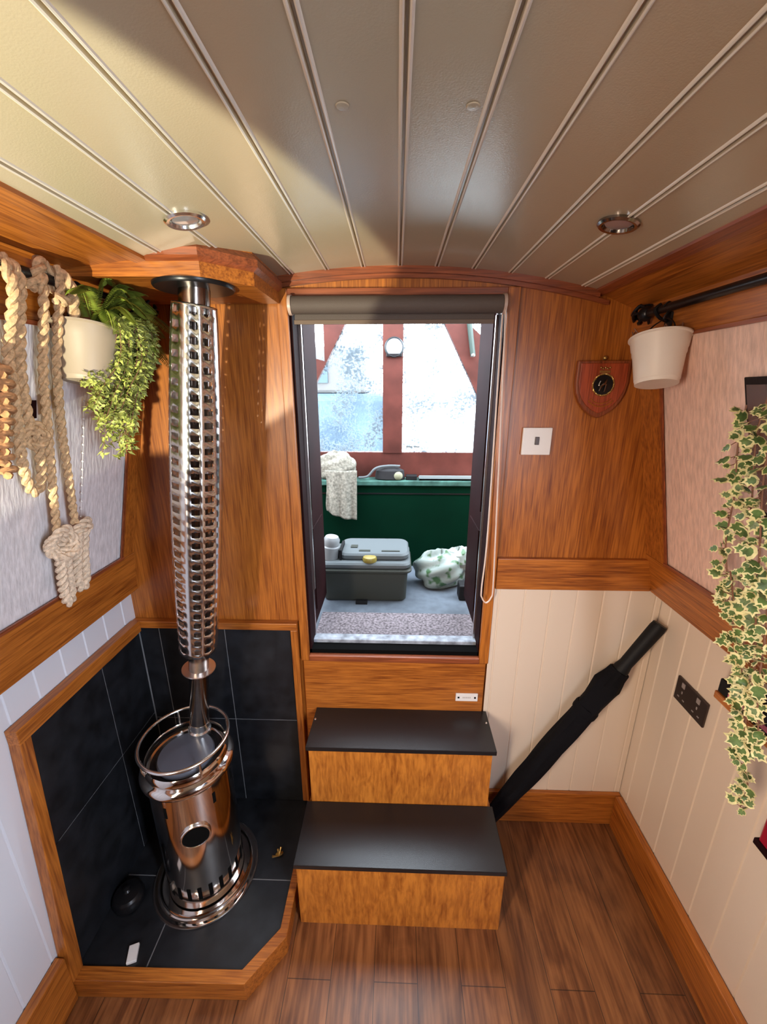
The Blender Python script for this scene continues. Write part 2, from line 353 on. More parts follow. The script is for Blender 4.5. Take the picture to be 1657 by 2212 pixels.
# steel door frame through the bulkhead
t2 = struct(bpy.data.objects.new('trim_2', None), 'maroon steel door frame with bright strips'); sc.collection.objects.link(t2); t2.location = (0, YB + 0.05, 0.74)
M().box(-0.318, -0.290, YB + 0.002, 1.31, 0.73, 1.872).build('frame_side', maroon, t2)
M().box(0.290, 0.316, YB + 0.002, 1.31, 0.73, 1.872).build('frame_side', maroon, t2)
M().box(-0.290, 0.290, YB + 0.04, 1.31, 1.840, 1.872).build('frame_head', maroon, t2)
M().box(-0.297, 0.297, YB + 0.002, 1.262, 0.722, 0.752).build('frame_sill', slot_m, t2)
M().box(-0.297, 0.300, 1.262, 1.30, 0.722, 0.765).build('threshold_strip', plain('scuffed_sill_paint', (0.30, 0.33, 0.38), 0.5, noise=0.5, nscale=35), t2, bevel=0.003)
M().box(-0.2905, -0.281, 1.286, 1.298, 0.95, 1.865).build('bright_strip', alu, t2)
M().box(-0.2905, -0.287, 1.288, 1.298, 0.766, 0.95).build('bright_strip', alu, t2)
M().box(0.2835, 0.2905, 1.288, 1.298, 0.766, 1.83).build('bright_strip', alu, t2)
# bow doors folded open outwards
for i, sx in ((1, -1), (2, 1)):
    e = struct(bpy.data.objects.new('door_%d' % i, None), 'maroon bow door leaf folded open, %s side' % ('left' if sx < 0 else 'right')); sc.collection.objects.link(e)
    e.location = (sx * 0.31, 1.32, 0.78)
    x0, x1 = sorted((sx * 0.296, sx * 0.324))
    M().box(x0, x1, 1.315, 1.585, 0.775, 1.93).build('door_leaf', maroon, e, bevel=0.003)
    x0, x1 = sorted((sx * 0.292, sx * 0.2965))
    M().box(x0, x1, 1.36, 1.54, 0.83, 1.15).build('lower_panel', maroon, e)
    M().box(x0, x1, 1.36, 1.54, 1.22, 1.86).build('upper_panel', maroon, e)
    M().box(x0, x1, 1.316, 1.322, 0.78, 1.92).build('edge_strip', alu, e)
    for z in (0.95, 1.5):
        M().tube([(sx * 0.298, 1.312, z), (sx * 0.298, 1.312, z + 0.08)], 0.006, 8).build('hinge', cratch_w, e)

# ------------------------------------------------------------------ side walls
def side(sign):
    nm = 'wall_right' if sign > 0 else 'wall_left'
    xf = xr if sign > 0 else xl
    low = 0.870 if sign > 0 else -0.900
    cr = cream if sign > 0 else white_l
    fab = fab_r if sign > 0 else fab_l
    prof = grooved(YB - 0.055, 0, 0.0845, YA, YB, w=0.007, dep=0.003, bead=False)
    prof = [(s_, d) for s_, d in prof]
    q = board_mesh(prof, lambda s_, d, z: (low + sign * d, s_, z), 0.0, 1.02)
    q.box(*sorted((low + sign * 0.004, low + sign * 0.03)), YA, YB, 0, 1.06)
    wl = q.build(nm, cr); struct(wl, ('cream' if sign > 0 else 'white') + ' boarded cabin side with leaning upper panels')
    zb, zt, ztop = (1.130, 1.752, 1.835) if sign > 0 else (1.112, 1.755, 1.868)
    def slab(y0, y1, z0, z1, th0, th1, name, mat, bev=0.0):
        pts = [(xf(z0) + sign * th1, y0, z0), (xf(z0) - sign * th0, y0, z0), (xf(z1) - sign * th0, y0, z1), (xf(z1) + sign * th1, y0, z1)]
        return M().prism(pts, (0, y1 - y0, 0)).build(name, mat, wl, bevel=bev)
    ye = 1.122 if sign > 0 else 1.160
    for a, b in ((YA, GAP[0]), (GAP[1], ye)):
        slab(a, b, zb - 0.01, zt + 0.01, -0.006, 0.03, 'upper_panel', fab)
    slab(GAP[0], GAP[1], zb - 0.01, WZ[0], -0.006, 0.03, 'upper_panel', fab)
    slab(GAP[0], GAP[1], WZ[1], zt + 0.01, -0.006, 0.03, 'upper_panel', fab)
    slab(ye, YB, zb, zt, 0.0, 0.03, 'corner_stile', oak_z, 0.002)
    slab(ye - 0.010, ye, zb, zt, 0.003, 0.0, 'panel_bead', red_z)
    slab(YA, YB, zt, ztop, 0.0, 0.03, 'top_rail', oak_y, 0.002)
    slab(YA, ye, zt - 0.008, zt, 0.003, 0.0, 'panel_bead', red_y)
    # waist rail, dropping nearly plumb below the panel
    xb = 0.822 if sign > 0 else -0.872; zbot = 1.003 if sign > 0 else 0.978
    pts = [(xf(zb) - sign * 0.001, YA, zb), (xb, YA, zbot), (xb + sign * 0.06, YA, zbot), (xf(zb) + sign * 0.06, YA, zb)]
    M().prism(pts, (0, YB - YA, 0)).build('waist_rail', oak_y, wl, bevel=0.002)
    slab(YA, ye, zb, zb + 0.010, 0.006, 0.0, 'panel_bead', red_y)
    for (a, b, c, d) in ((GAP[0] - .03, GAP[0], WZ[0] - .03, WZ[1] + .03), (GAP[1], GAP[1] + .03, WZ[0] - .03, WZ[1] + .03), (GAP[0], GAP[1], WZ[0] - .03, WZ[0]), (GAP[0], GAP[1], WZ[1], WZ[1] + .03)):
        slab(a, b, c, d, 0.008, 0.03, 'window_lining', oak_y)
    # cornice under the roof edge
    if sign > 0: A, B_ = (0.520, zc(0.520)), (0.640, 1.829)
    else: A, B_ = (-0.506, zc(-0.506) - 0.001), (-0.683, 1.858)
    pts = [(A[0], YA, A[1]), (B_[0], YA, B_[1]), (B_[0] + sign * 0.02, YA, 1.95), (A[0], YA, 1.95)]
    M().prism(pts, (0, YB - YA, 0)).build('cornice_board', oak_y, wl)
    e0 = (A[0] - sign * 0.003, A[1] + 0.002); e1 = (A[0] + sign * 0.020, A[1] - (0.010 if sign > 0 else 0.006))
    M().prism([(e0[0], YA, e0[1]), (e0[0] + sign * .002, YA, e0[1] - 0.006), (e1[0], YA, e1[1] - 0.003), (e1[0], YA, e1[1] + 0.006)], (0, YB - YA, 0)).build('cornice_bead', oak_y if sign < 0 else red_y, wl)
    return wl
wr = side(1); wl = side(-1)
o = M().box(0.842, 0.868, YA, YB - 0.03, 0.0, 0.150).build('baseboard_right', oak_y, bevel=0.003); struct(o, 'oak baseboard along the right wall')
o = M().box(-0.898, -0.872, YA, 0.667, 0.0, 0.175).build('baseboard_left', oak_y, bevel=0.003); struct(o, 'oak baseboard along the left wall')
# stern wall (behind the viewer) with a doorway
q = M(); q.box(-1.0, -0.32, YA - 0.04, YA, 0, 1.99); q.box(0.32, 1.0, YA - 0.04, YA, 0, 1.99); q.box(-0.32, 0.32, YA - 0.04, YA, 0, 0.75); q.box(-0.32, 0.32, YA - 0.04, YA, 1.85, 1.99)
struct(q.build('wall_back', oak_z), 'oak stern bulkhead')
struct(M().box(-0.32, 0.32, YA - 0.03, YA - 0.005, 0.75, 1.85).build('door_3', oak_z), 'unseen oak stern door added to block sky light')  # unseen door, added to keep sky light off the ceiling
for i_, sx, xf_ in ((1, -1, xl), (2, 1, xr)):
    pts = [(xf_(WZ[0]) + sx * .040, GAP[0], WZ[0]), (xf_(WZ[0]) + sx * .044, GAP[0], WZ[0]), (xf_(WZ[1]) + sx * .044, GAP[0], WZ[1]), (xf_(WZ[1]) + sx * .040, GAP[0], WZ[1])]
    struct(M().prism([(x, y, z) for x, y, z in pts], (0, GAP[1] - GAP[0], 0)).build('window_%d' % i_, tint_m), 'side window with dark tint added to hold back sky light')

# ------------------------------------------------------------------ boxed flue surround on the ceiling
fb = thing('flue_ceiling_box', (-0.5, 1.08, 1.846), 'oak boxed ceiling panel with cut corner that the stove flue passes up through', 'ceiling box')
poly = [(-0.70, 0.905), (-0.400, 0.918), (-0.318, 1.005), (-0.318, YB - 0.021), (-0.70, YB - 0.021)]
M().prism([(x, y, 1.846) for x, y in poly], (0, 0, 0.13)).build('box_board', oak_x, fb)
g = lambda k, z: [(-0.66, 0.905 - k, z), (-0.400 + k * .3, 0.918 - k, z), (-0.318 + k, 1.005 - k * .5, z), (-0.318 + k, YB - 0.021, z)]
q = M(); a = g(0.0, 0); b = g(0.012, 0); vs = []
for i in range(4):
    for P, z in ((a, 1.874), (b, 1.882), (b, 1.896), (a, 1.91)): vs.append((P[i][0], P[i][1], z))
q.add(vs, [(4 * i + k, 4 * i + (k + 1) % 4, 4 * i + 4 + (k + 1) % 4, 4 * i + 4 + k) for i in range(3) for k in range(4)])
q.build('edge_moulding', red_x, fb)

# ------------------------------------------------------------------ hearth
hz = 0.062
h = thing('tiled_hearth', (-0.62, 0.9, 0.0), 'corner hearth of black tiles with oak edging under the stove', 'hearth')
foot = [(-0.898, 0.668), (-0.402, 0.676), (-0.312, 0.780), (-0.312, YB - 0.002), (-0.898, YB - 0.002), (-0.899, 0.668)]
inn = [(-0.897, 0.700), (-0.418, 0.706), (-0.336, 0.800), (-0.336, YB - 0.002), (-0.898, YB - 0.002), (-0.898, 0.700)]
def ph(q, pts, z0, z1): q.prism([(x, y, z0) for x, y in pts], (0, 0, z1 - z0))
q = M(); ph(q, inn, 0.002, hz - 0.0015); q.build('grout_bed', grout_m, h)
def clip_half(poly, n, c):     # keep n.p<=c
    out = []
    for i in range(len(poly)):
        p, r_ = poly[i], poly[(i + 1) % len(poly)]
        dp = n[0] * p[0] + n[1] * p[1] - c; dq = n[0] * r_[0] + n[1] * r_[1] - c
        if dp <= 0: out.append(p)
        if dp * dq < 0: t_ = dp / (dp - dq); out.append((p[0] + (r_[0] - p[0]) * t_, p[1] + (r_[1] - p[1]) * t_))
    return out
gw = 0.0017
for (xa, xb) in ((-0.898, -0.693), (-0.693, -0.33)):
    for (ya, yb) in ((0.70, 0.93), (0.93, YB)):
        p = inn
        for n_, c in (((1, 0), xb - gw), ((-1, 0), -xa - gw), ((0, 1), yb - gw), ((0, -1), -ya - gw)): p = clip_half(p, n_, c)
        if len(p) > 2: q = M(); ph(q, p, 0.01, hz); q.build('floor_tile', tile_m, h, bevel=0.0008)
q = M(); ed = list(zip(foot[:4], inn[:4])); vs = []
for f_, i_ in ed: vs += [(f_[0], f_[1], 0), (f_[0], f_[1], hz + 0.010), (i_[0], i_[1], hz + 0.010), (i_[0], i_[1], 0)]
q.add(vs, [(4 * i + k, 4 * i + 4 + k, 4 * i + 4 + (k + 1) % 4, 4 * i + (k + 1) % 4) for i in range(3) for k in range(4)] + [(0, 1, 2, 3), (12, 15, 14, 13)])
q.build('oak_edging', oak_x, h, bevel=0.002)
# wall tiles: back wall
hs = thing('tiled_splashback', (-0.62, 1.2, 0.1), 'black tiled heat shield in oak frame in the corner behind the stove', 'tile surround')
yt = YB - 0.016
M().box(-0.897, -0.352, yt + 0.002, YB - 0.001, hz, 0.842).build('grout_bed', grout_m, hs)
for xa, xb in ((-0.884, -0.815), (-0.815, -0.585), (-0.585, -0.352)):
    for za, zb in ((hz, 0.455), (0.455, 0.842)):
        M().box(xa + gw, xb - gw, yt, YB - 0.004, za + gw, zb - gw).build('wall_tile', tile_m, hs, bevel=0.0008)
M().box(-0.900, -0.330, YB - 0.026, YB - 0.001, 0.842, 0.868).build('top_frame', oak_x, hs, bevel=0.002)
M().box(-0.354, -0.330, YB - 0.026, YB - 0.001, hz + 0.011, 0.842).build('side_frame', oak_z, hs, bevel=0.002)
# left wall tiles
xt = -0.900 + 0.014
M().box(-0.899, xt - 0.002, 0.755, yt, hz, 0.832).build('grout_bed', grout_m, hs)
fy = lambda z: 0.700 + (z - hz) / (0.834 - hz) * 0.052
for ya, yb in ((None, 1.018), (1.018, yt)):
    for za, zb in ((hz, 0.478), (0.478, 0.832)):
        y_lo, y_hi = (fy(za), fy(zb)) if ya is None else (ya, ya)
        M().prism([(-0.897, y_lo + gw, za + gw), (-0.897, yb - gw, za + gw), (-0.897, yb - gw, zb - gw), (-0.897, y_hi + gw, zb - gw)], (xt + 0.897, 0, 0)).build('wall_tile', tile_m, hs, bevel=0.0008)
M().box(-0.898, -0.868, 0.722, YB - 0.027, 0.832, 0.872).build('top_frame', oak_y, hs, bevel=0.002)
q = M(); q.prism([(-0.898, 0.722, 0.834), (-0.898, 0.752, 0.834), (-0.898, 0.700, hz + 0.011), (-0.898, 0.664, hz + 0.011)], (0.030, 0, 0))
q.build('front_post', oak_z, hs, bevel=0.002)

# ------------------------------------------------------------------ stove
SX, SY = -0.628, 0.955
st = thing('boat_stove', (SX, SY, hz), 'round polished steel drip-feed boat stove on the black tiled hearth', 'stove')
TM = Matrix.Translation((SX, SY, 0))
q = M().lathe([(0.150, hz), (0.164, hz), (0.1655, hz + 0.003), (0.164, hz + 0.006), (0.158, hz + 0.007), (0.152, hz + 0.005), (0.146, hz + 0.006), (0.1445, hz + 0.016), (0.141, hz + 0.020), (0.1375, hz + 0.016), (0.136, hz + 0.006), (0.118, hz + 0.004)], TM, 72)
q.build('base_ring', chrome, st, smooth=True)
q = M().lathe([(0.1, hz + 0.01), (0.117, hz + 0.01), (0.117, 0.545), (0.10, 0.545)], TM, 96); q.build('body', chrome, st, smooth=True)
q = M().lathe([(0.118, 0.520), (0.124, 0.524), (0.131, 0.533), (0.1325, 0.541), (0.130, 0.550), (0.122, 0.556), (0.117, 0.560), (0.118, 0.568), (0.116, 0.580), (0.112, 0.585), (0.109, 0.580), (0.108, 0.560), (0.1, 0.556)], TM, 96)
q.build('rolled_rim', chrome, st, smooth=True)
q = M().lathe([(0.109, 0.545), (0.109, 0.556), (0.088, 0.560), (0.084, 0.566), (0.001, 0.566)], TM, 72); q.build('hotplate', black_met, st, smooth=True)
LMx = Matrix.Translation((SX + 0.004, SY - 0.012, 0))
q = M().lathe([(0.079, 0.566), (0.080, 0.574), (0.076, 0.582), (0.001, 0.5835)], LMx, 72); q.build('lid', glass_dk, st, smooth=True)
q = M().tube([(SX + 0.124 * math.cos(a), SY + 0.124 * math.sin(a), 0.628) for a in [2 * PI * k / 72 for k in range(72)]], 0.0050, 10, closed=True)
q.build('guard_rail', chrome2, st, smooth=True)
for a in (2.2, 3.95, 5.5, 0.6):
    x, y = SX + 0.121 * math.cos(a), SY + 0.121 * math.sin(a)
    q = M().tube([(x - .009 * math.cos(a), y - .009 * math.sin(a), 0.560), (x, y, 0.590), (x, y, 0.627)], 0.0035, 8); q.sphere((x - .009 * math.cos(a), y - .009 * math.sin(a), 0.583), 0.006, 6)
    q.build('rail_post', chrome2, st, smooth=True)
def on_body(az, z, r=0.117):  # frame whose z axis points out of the body
    p = Vector((SX + r * math.cos(az), SY + r * math.sin(az), z)); return Matrix.Translation(p) @ Vector((math.cos(az), math.sin(az), 0)).to_track_quat('Z', 'Y').to_matrix().to_4x4()
az0 = math.atan2(-SY, -SX) - 0.13
q = M().lathe([(0.042, -0.006), (0.042, 0.004), (0.040, 0.0065), (0.037, 0.0065), (0.036, 0.004)], on_body(az0, 0.374), 40); win = q.build('window_rim', chrome2, st, smooth=True)
q = M().lathe([(0.037, 0.0), (0.037, 0.0045), (0.001, 0.0062)], on_body(az0, 0.374), 40); q.build('sight_glass', slot_m, win, smooth=True)
def slot(az, z, hgt, wd=0.011):
    q = M(); n = 5; r = 0.1178; vs = []
    da = wd / r
    for rr in (0.112, r):
        for k in range(n + 1):
            a = az - da / 2 + da * k / n
            for zz in (z - hgt / 2, z + hgt / 2): vs.append((SX + rr * math.cos(a), SY + rr * math.sin(a), zz))
    o = 2 * (n + 1)
    fs = [(o + 2 * k, o + 2 * k + 2, o + 2 * k + 3, o + 2 * k + 1) for k in range(n)] + [(0, 1, o + 1, o), (2 * n, o + 2 * n, o + 2 * n + 1, 2 * n + 1)]
    fs += [(2 * k, o + 2 * k, o + 2 * k + 2, 2 * k + 2) for k in range(n)] + [(2 * k + 1, 2 * k + 3, o + 2 * k + 3, o + 2 * k + 1) for k in range(n)]
    q.add(vs, fs); q.build('vent_slot', slot_m, st)
for k in range(-4, 6): slot(az0 + 0.27 * k + 0.12, 0.134, 0.050, 0.0115)
slot(az0 - 0.62, 0.470, 0.038, 0.009); slot(az0 + 0.55, 0.470, 0.038, 0.009); slot(az0 + 1.25, 0.470, 0.038, 0.009)
M().box(-0.004, 0.004, -0.012, 0.012, 0, 0.006, mat=on_body(az0 - 0.9, 0.155)).build('latch', chrome2, st)

# ------------------------------------------------------------------ flue pipe with perforated guard
FB, FT = Vector((-0.620, 1.022, 0.575)), Vector((-0.4455, 0.985, 1.845))
fd = (FT - FB)
fl = thing('flue_pipe', tuple(FB), 'tall stainless flue pipe in a perforated guard rising from stove to ceiling', 'flue')
FM = frame_to(FB, FT); LN = fd.length
def fz(z): return (z - FB.z) / fd.z * LN
q = M().lathe([(0.028, 0), (0.028, fz(0.9)), (0.033, fz(0.91)), (0.033, LN)], FM, 40); q.build('inner_pipe', dark_st, fl, smooth=True)
q = M().lathe([(0.034, 0.0), (0.034, 0.022), (0.029, 0.026), (0.029, 0.05)], FM, 32); q.build('outlet_socket', chrome2, fl, smooth=True)
q = M().lathe([(0.028, fz(0.826)), (0.047, fz(0.826)), (0.047, fz(0.829)), (0.028, fz(0.829))], FM, 48); q.build('flange', alu, fl, smooth=True)
q = M().tube([FM @ Vector((0.029, -0.008, 0.0)), FM @ Vector((0.030, -0.008, fz(0.88)))], 0.003, 6); q.build('pipe_seam', alu, fl)
# guard
bands = [(34, 0), (16, 1), (8, 0), (14, 1), (20, 0), (18, 1), (8, 0), (16, 1)]
tot = sum(b for b, _ in bands); rows = 30; z0, z1 = fz(0.897), fz(1.80)
def grad(t): return 0.046 + 0.015 * math.sin(PI * min(1, max(0, t * 0.95 + 0.05))) ** 0.8
for part, (ra, rb) in enumerate(((0, 1),)):
    q = M(); cols = []
    ld = FM.to_3x3().inverted() @ Vector((1, -0.05, 0)); a = math.atan2(ld.y, ld.x); sg_ = 1 if (FM.to_3x3().inverted() @ Vector((0.9, -1, 0))).normalized().cross(ld.normalized()).z < 0 else -1
    a -= sg_ * PI * 17 / tot
    for rep in range(2):
        for wdt, hole in bands:
            da = sg_ * 2 * PI * wdt / (2 * tot); nsub = 2
            for s_ in range(nsub): cols.append((a + da * s_ / nsub, a + da * (s_ + 1) / nsub, hole))
            a += da
    zz = [z0]; kinds = []
    for r_ in range(rows):
        h_ = (z1 - z0) / rows; zz += [zz[-1] + h_ * 0.50, z0 + h_ * (r_ + 1)]; kinds += [0, 1]
    zz.append(z1 + 0.006); kinds.append(0)
    for j in range(len(kinds)):
        for (a0, a1, hole) in cols:
            if kinds[j] and hole: continue
            def P(a_, z_): r_ = grad((z_ - z0) / (z1 - z0)); return (r_ * math.cos(a_), r_ * math.sin(a_), z_)
            q.add([P(a0, zz[j]), P(a1, zz[j]), P(a1, zz[j + 1]), P(a0, zz[j + 1])], [(0, 1, 2, 3)], 0, FM)
    go = q.build('perforated_guard', chrome2, fl)
    for p in go.data.polygons: p.use_smooth = True
    wd_ = go.modifiers.new('weld', 'WELD'); wd_.merge_threshold = 0.0002
    sd = go.modifiers.new('thick', 'SOLIDIFY'); sd.thickness = 0.0012
M().lathe([(0.036, fz(1.79)), (0.036, fz(1.80))], FM, 30).build('top_clamp', chrome2, fl, smooth=True)
q = M().lathe([(0.034, 1.836), (0.082, 1.837), (0.085, 1.841), (0.085, 1.8455), (0.034, 1.8455)], Matrix.Translation((-0.447, 0.990, 0)), 48); q.build('ceiling_collar', black_met, fl, smooth=True)

# ------------------------------------------------------------------ small things on the hearth
kt = thing('black_pan', (-0.838, 0.858, hz), 'small round black pan standing in the dark left of the stove', 'pan')
q = M().lathe([(0.040, hz), (0.050, hz + 0.005), (0.053, hz + 0.02), (0.050, hz + 0.032), (0.047, hz + 0.036)], Matrix.Translation((-0.838, 0.858, 0)) @ Matrix.Diagonal((0.86, 0.86, 1, 1)), 36); q.build('bowl', black_met, kt, smooth=True)
q = M().lathe([(0.048, hz + 0.036), (0.042, hz + 0.043), (0.012, hz + 0.048), (0.007, hz + 0.053), (0.011, hz + 0.059), (0.001, hz + 0.062)], Matrix.Translation((-0.838, 0.858, 0)) @ Matrix.Diagonal((0.86, 0.86, 1, 1)), 36); q.build('lid', black_met, kt, smooth=True)
R = Matrix.Translation((-0.7465, 0.731, hz)) @ Matrix.Rotation(0.35, 4, 'Z')
o = M().box(-0.013, 0.013, -0.021, 0.021, 0, 0.010, mat=R).build('firelighter', white_pl, bevel=0.0015); tag(o, 'small white block lying on the black hearth tile', 'firelighter')
q = M()
for k in range(9):
    a = random.uniform(0, 2 * PI); e_ = random.uniform(0.1, 1.1); p = Vector((-0.396, 1.000, hz + 0.003)); L_ = random.uniform(0.012, 0.026)
    q.tube([p, p + Vector((math.cos(a) * math.cos(e_), math.sin(a) * math.cos(e_), math.sin(e_))) * L_], [0.0012, 0.004], 6)
o = q.build('fir_cone', brass, smooth=True); tag(o, 'little brown fir cone on the hearth beside the lower step', 'cone')

# ------------------------------------------------------------------ steps
sp_ = thing('boarding_steps', (0.02, 1.03, 0.0), 'two oak boarding steps with dark treads below the bow doorway', 'steps')
def trap(q, y0, y1, xa0, xb0, xa1, xb1, z0, z1): q.prism([(xa0, y0, z0), (xb0, y0, z0), (xb1, y1, z0), (xa1, y1, z0)], (0, 0, z1 - z0))
q = M(); trap(q, 0.853, YB - 0.027, -0.290, 0.334, -0.290, 0.334, 0.0, 0.251); q.build('lower_box', step_w, sp_, bevel=0.001)
q = M(); trap(q, 1.046, YB - 0.013, -0.280, 0.322, -0.277, 0.322, 0.266, 0.498); q.build('upper_box', step_w, sp_, bevel=0.001)
q = M(); trap(q, 0.846, 1.045, -0.296, 0.338, -0.296, 0.338, 0.252, 0.268); t1 = q.build('lower_tread', tread_m, sp_, bevel=0.0015)
q = M(); trap(q, 1.034, YB - 0.013, -0.286, 0.332, -0.281, 0.332, 0.499, 0.515); t2_ = q.build('upper_tread', tread_m, sp_, bevel=0.0015)
for x in (-0.276, 0.322):
    M().lathe([(0.004, 0.515), (0.003, 0.5165), (0.0001, 0.517)], Matrix.Translation((x, 1.152, 0)), 12).build('screw', chrome2, t2_)
pl = thing('builder_plate', (0.26, 1.205, 0.575), 'small white rectangular plate with two screws above the top step', 'plate')
M().box(0.220, 0.298, 1.2030, 1.2075, 0.560, 0.592).build('plate', white_pl, pl, bevel=0.001)
for x in (0.230, 0.288): M().box(x - .003, x + .003, 1.2010, 1.2035, 0.573, 0.579).build('screw', slot_m, pl)
q = M()
for k in range(5): q.box(0.2445 + k * .006, 0.2485 + k * .006, 1.2024, 1.2032, 0.573, 0.5785)
q.build('worn_lettering', plain('faded_print', (0.52, 0.48, 0.46), 0.6), pl)

# ------------------------------------------------------------------ bulkhead fittings
sw = thing('light_switch', (0.41, YB - 0.008, 1.48), 'square white wall switch on the oak bulkhead right of the doorway', 'switch')
M().box(0.368, 0.452, YB - 0.010, YB - 0.0005, 1.441, 1.520).build('plate', white_pl, sw, bevel=0.002)
M().box(0.404, 0.416, YB - 0.0135, YB - 0.0095, 1.471, 1.494).build('rocker', socket_m, sw, bevel=0.001)
shm = wood('mahogany_plaque', 'z', (0.20, 0.030, 0.010), (0.46, 0.085, 0.028))
shd = thing('shield_plaque', (0.57, YB - 0.01, 1.62), 'reddish wooden shield plaque with a round crest hung on the right bulkhead', 'plaque')
def shield(k, y0, y1, name, mat, par):
    cx, ct = 0.570, 1.702; pts = []
    W_ = 0.072 * k
    pts = [(cx - W_, ct - (1 - k) * .07), (cx + W_, ct - (1 - k) * .07)]
    ys = [(1.0, 0.060), (0.93, 0.088), (0.78, 0.112), (0.55, 0.132), (0.28, 0.146)]
    pts += [(cx + W_ * a, ct - (1 - k) * .02 - b * k) for a, b in ys] + [(cx, ct - (1 - k) * .02 - 0.155 * k)] + [(cx - W_ * a, ct - (1 - k) * .02 - b * k) for a, b in ys[::-1]]
    return M().prism([(x, y0, z) for x, z in pts], (0, y1 - y0, 0)).build(name, mat, par, bevel=0.003)
shield(1.0, YB - 0.016, YB - 0.0008, 'backing_board', red_z, shd)
shield(0.90, YB - 0.019, YB - 0.0155, 'raised_face', shm, shd)
YM = Matrix.Translation((0.571, YB - 0.019, 1.638)) @ Matrix.Rotation(PI / 2, 4, 'X')
M().lathe([(0.0262, -0.001), (0.0262, 0.003), (0.001, 0.0042)], YM, 40).build('roundel', black_met, shd, smooth=True)
q = M(); n_ = 84
for s_ in range(2):
    q.tube([(0.571 + (0.0285 + 0.0012 * math.cos(k * 1.4 + s_ * PI)) * math.cos(2 * PI * k / n_), YB - 0.0215 + 0.0012 * math.sin(k * 1.4 + s_ * PI), 1.638 + (0.0285 + 0.0012 * math.cos(k * 1.4 + s_ * PI)) * math.sin(2 * PI * k / n_)) for k in range(n_)], 0.0015, 6, closed=True)
q.build('rope_border', brass, shd, smooth=True)
q = M(); q.tube([(0.560, YB - 0.0245, 1.622), (0.563, YB - 0.026, 1.636), (0.572, YB - 0.0265, 1.642), (0.577, YB - 0.025, 1.652)], [0.002, 0.004, 0.004, 0.0015], 8)
q.tube([(0.574, YB - 0.0245, 1.620), (0.576, YB - 0.026, 1.640)], [0.002, 0.003], 8); q.tube([(0.561, YB - 0.0245, 1.648), (0.557, YB - 0.0245, 1.636)], 0.002, 6)
q.build('crest_figure', dark_st, shd, smooth=True)
q = M()
for k in range(5): q.sphere((0.559 + k * .006, YB - 0.021, 1.6805 + (0.003 if k % 2 == 0 else 0.0)), 0.0027, 6)
q.box(0.557, 0.585, YB - 0.0225, YB - 0.018, 1.6695, 1.6755); q.build('crown', brass, shd, smooth=True)
q = M(); q.tube([(0.571 + 0.044 * math.sin(t_), YB - 0.020, 1.618 - 0.044 * math.cos(t_) + 0.006) for t_ in [-0.9 + 1.8 * k / 14 for k in range(15)]], 0.0016, 6)
q.tube([(0.571 + 0.036 * math.sin(t_), YB - 0.020, 1.618 - 0.036 * math.cos(t_) + 0.006) for t_ in [-0.9 + 1.8 * k / 14 for k in range(15)]], 0.0012, 6); q.build('scroll_ribbon', oak_x, shd, smooth=True)
M().sphere((0.571, YB - 0.009, 1.709), 0.006, 8).build('hanging_ring', brass, shd, smooth=True)

# roller blind
rb = thing('roller_blind', (0, 1.2, 1.85), 'taupe roller blind rolled up at the top of the bow doorway', 'blind')
q = M().tube([(-0.283, 1.196, 1.842), (0.276, 1.196, 1.842)], 0.0225, 28); q.build('fabric_roll', blind_m, rb, smooth=True)
M().box(-0.281, 0.262, 1.215, 1.2165, 1.80, 1.845).build('hanging_fabric', blind_m, rb)
M().box(-0.283, 0.262, 1.2125, 1.2185, 1.797, 1.808).build('bottom_bar', plain('brown_bar', (0.14, 0.09, 0.06), .5), rb, bevel=0.001)
for x in (-0.287, 0.280):
    q = M().tube([(x - 0.003, 1.196, 1.842), (x + 0.005, 1.196, 1.842)], 0.0255, 20); q.build('end_bracket', plain('beige_plastic', (0.55, 0.40, 0.33), .4), rb, smooth=True)
q = M().tube(smoothpath([(0.281, 1.180, 1.842), (0.288, 1.180, 1.70), (0.306, 1.180, 1.2), (0.312, 1.180, 1.02), (0.308, 1.180, 0.985), (0.294, 1.180, 0.968), (0.280, 1.180, 0.985), (0.276, 1.180, 1.02), (0.283, 1.186, 1.2), (0.281, 1.200, 1.70), (0.281, 1.205, 1.842)], 8), 0.0024, 6)
q.build('pull_cord', plain('ivory_cord', (0.75, 0.60, 0.52), .5), rb, smooth=True)

# umbrella
U0, U1 = Vector((0.352, 1.150, 0.052)), Vector((0.842, 1.158, 0.912))
um = thing('folded_umbrella', tuple(U0), 'long black folded umbrella leaning from the steps up into the right corner', 'umbrella')
ud = U1 - U0; UM = frame_to(U0, U1); UL = ud.length
prof = [(0.0, 0.010), (0.03, 0.026), (0.25, 0.033), (0.50, 0.035), (0.66, 0.037), (0.705, 0.041), (0.735, 0.044), (0.775, 0.033), (0.80, 0.030)]
q = M(); n_ = 28; vs = []; fs = []
seg = []
for i in range(len(prof) - 1):
    for k in range(5): t_ = k / 5; seg.append((prof[i][0] + (prof[i + 1][0] - prof[i][0]) * t_, prof[i][1] + (prof[i + 1][1] - prof[i][1]) * t_))
seg.append(prof[-1])
for j, (tt, r_) in enumerate(seg):
    for k in range(n_):
        a = 2 * PI * k / n_; rr = r_ * (1 + 0.10 * math.cos(4 * a + tt * 9) + 0.05 * math.cos(9 * a - tt * 14)); vs.append((rr * math.cos(a), rr * math.sin(a), tt * UL))
for j in range(len(seg) - 1):
    for k in range(n_): k2 = (k + 1) % n_; fs.append((j * n_ + k, j * n_ + k2, (j + 1) * n_ + k2, (j + 1) * n_ + k))
fs.append(list(range(n_))); fs.append([(len(seg) - 1) * n_ + k for k in range(n_)])
q.add(vs, fs, 0, UM); q.build('furled_canopy', black_cl, um, smooth=True)
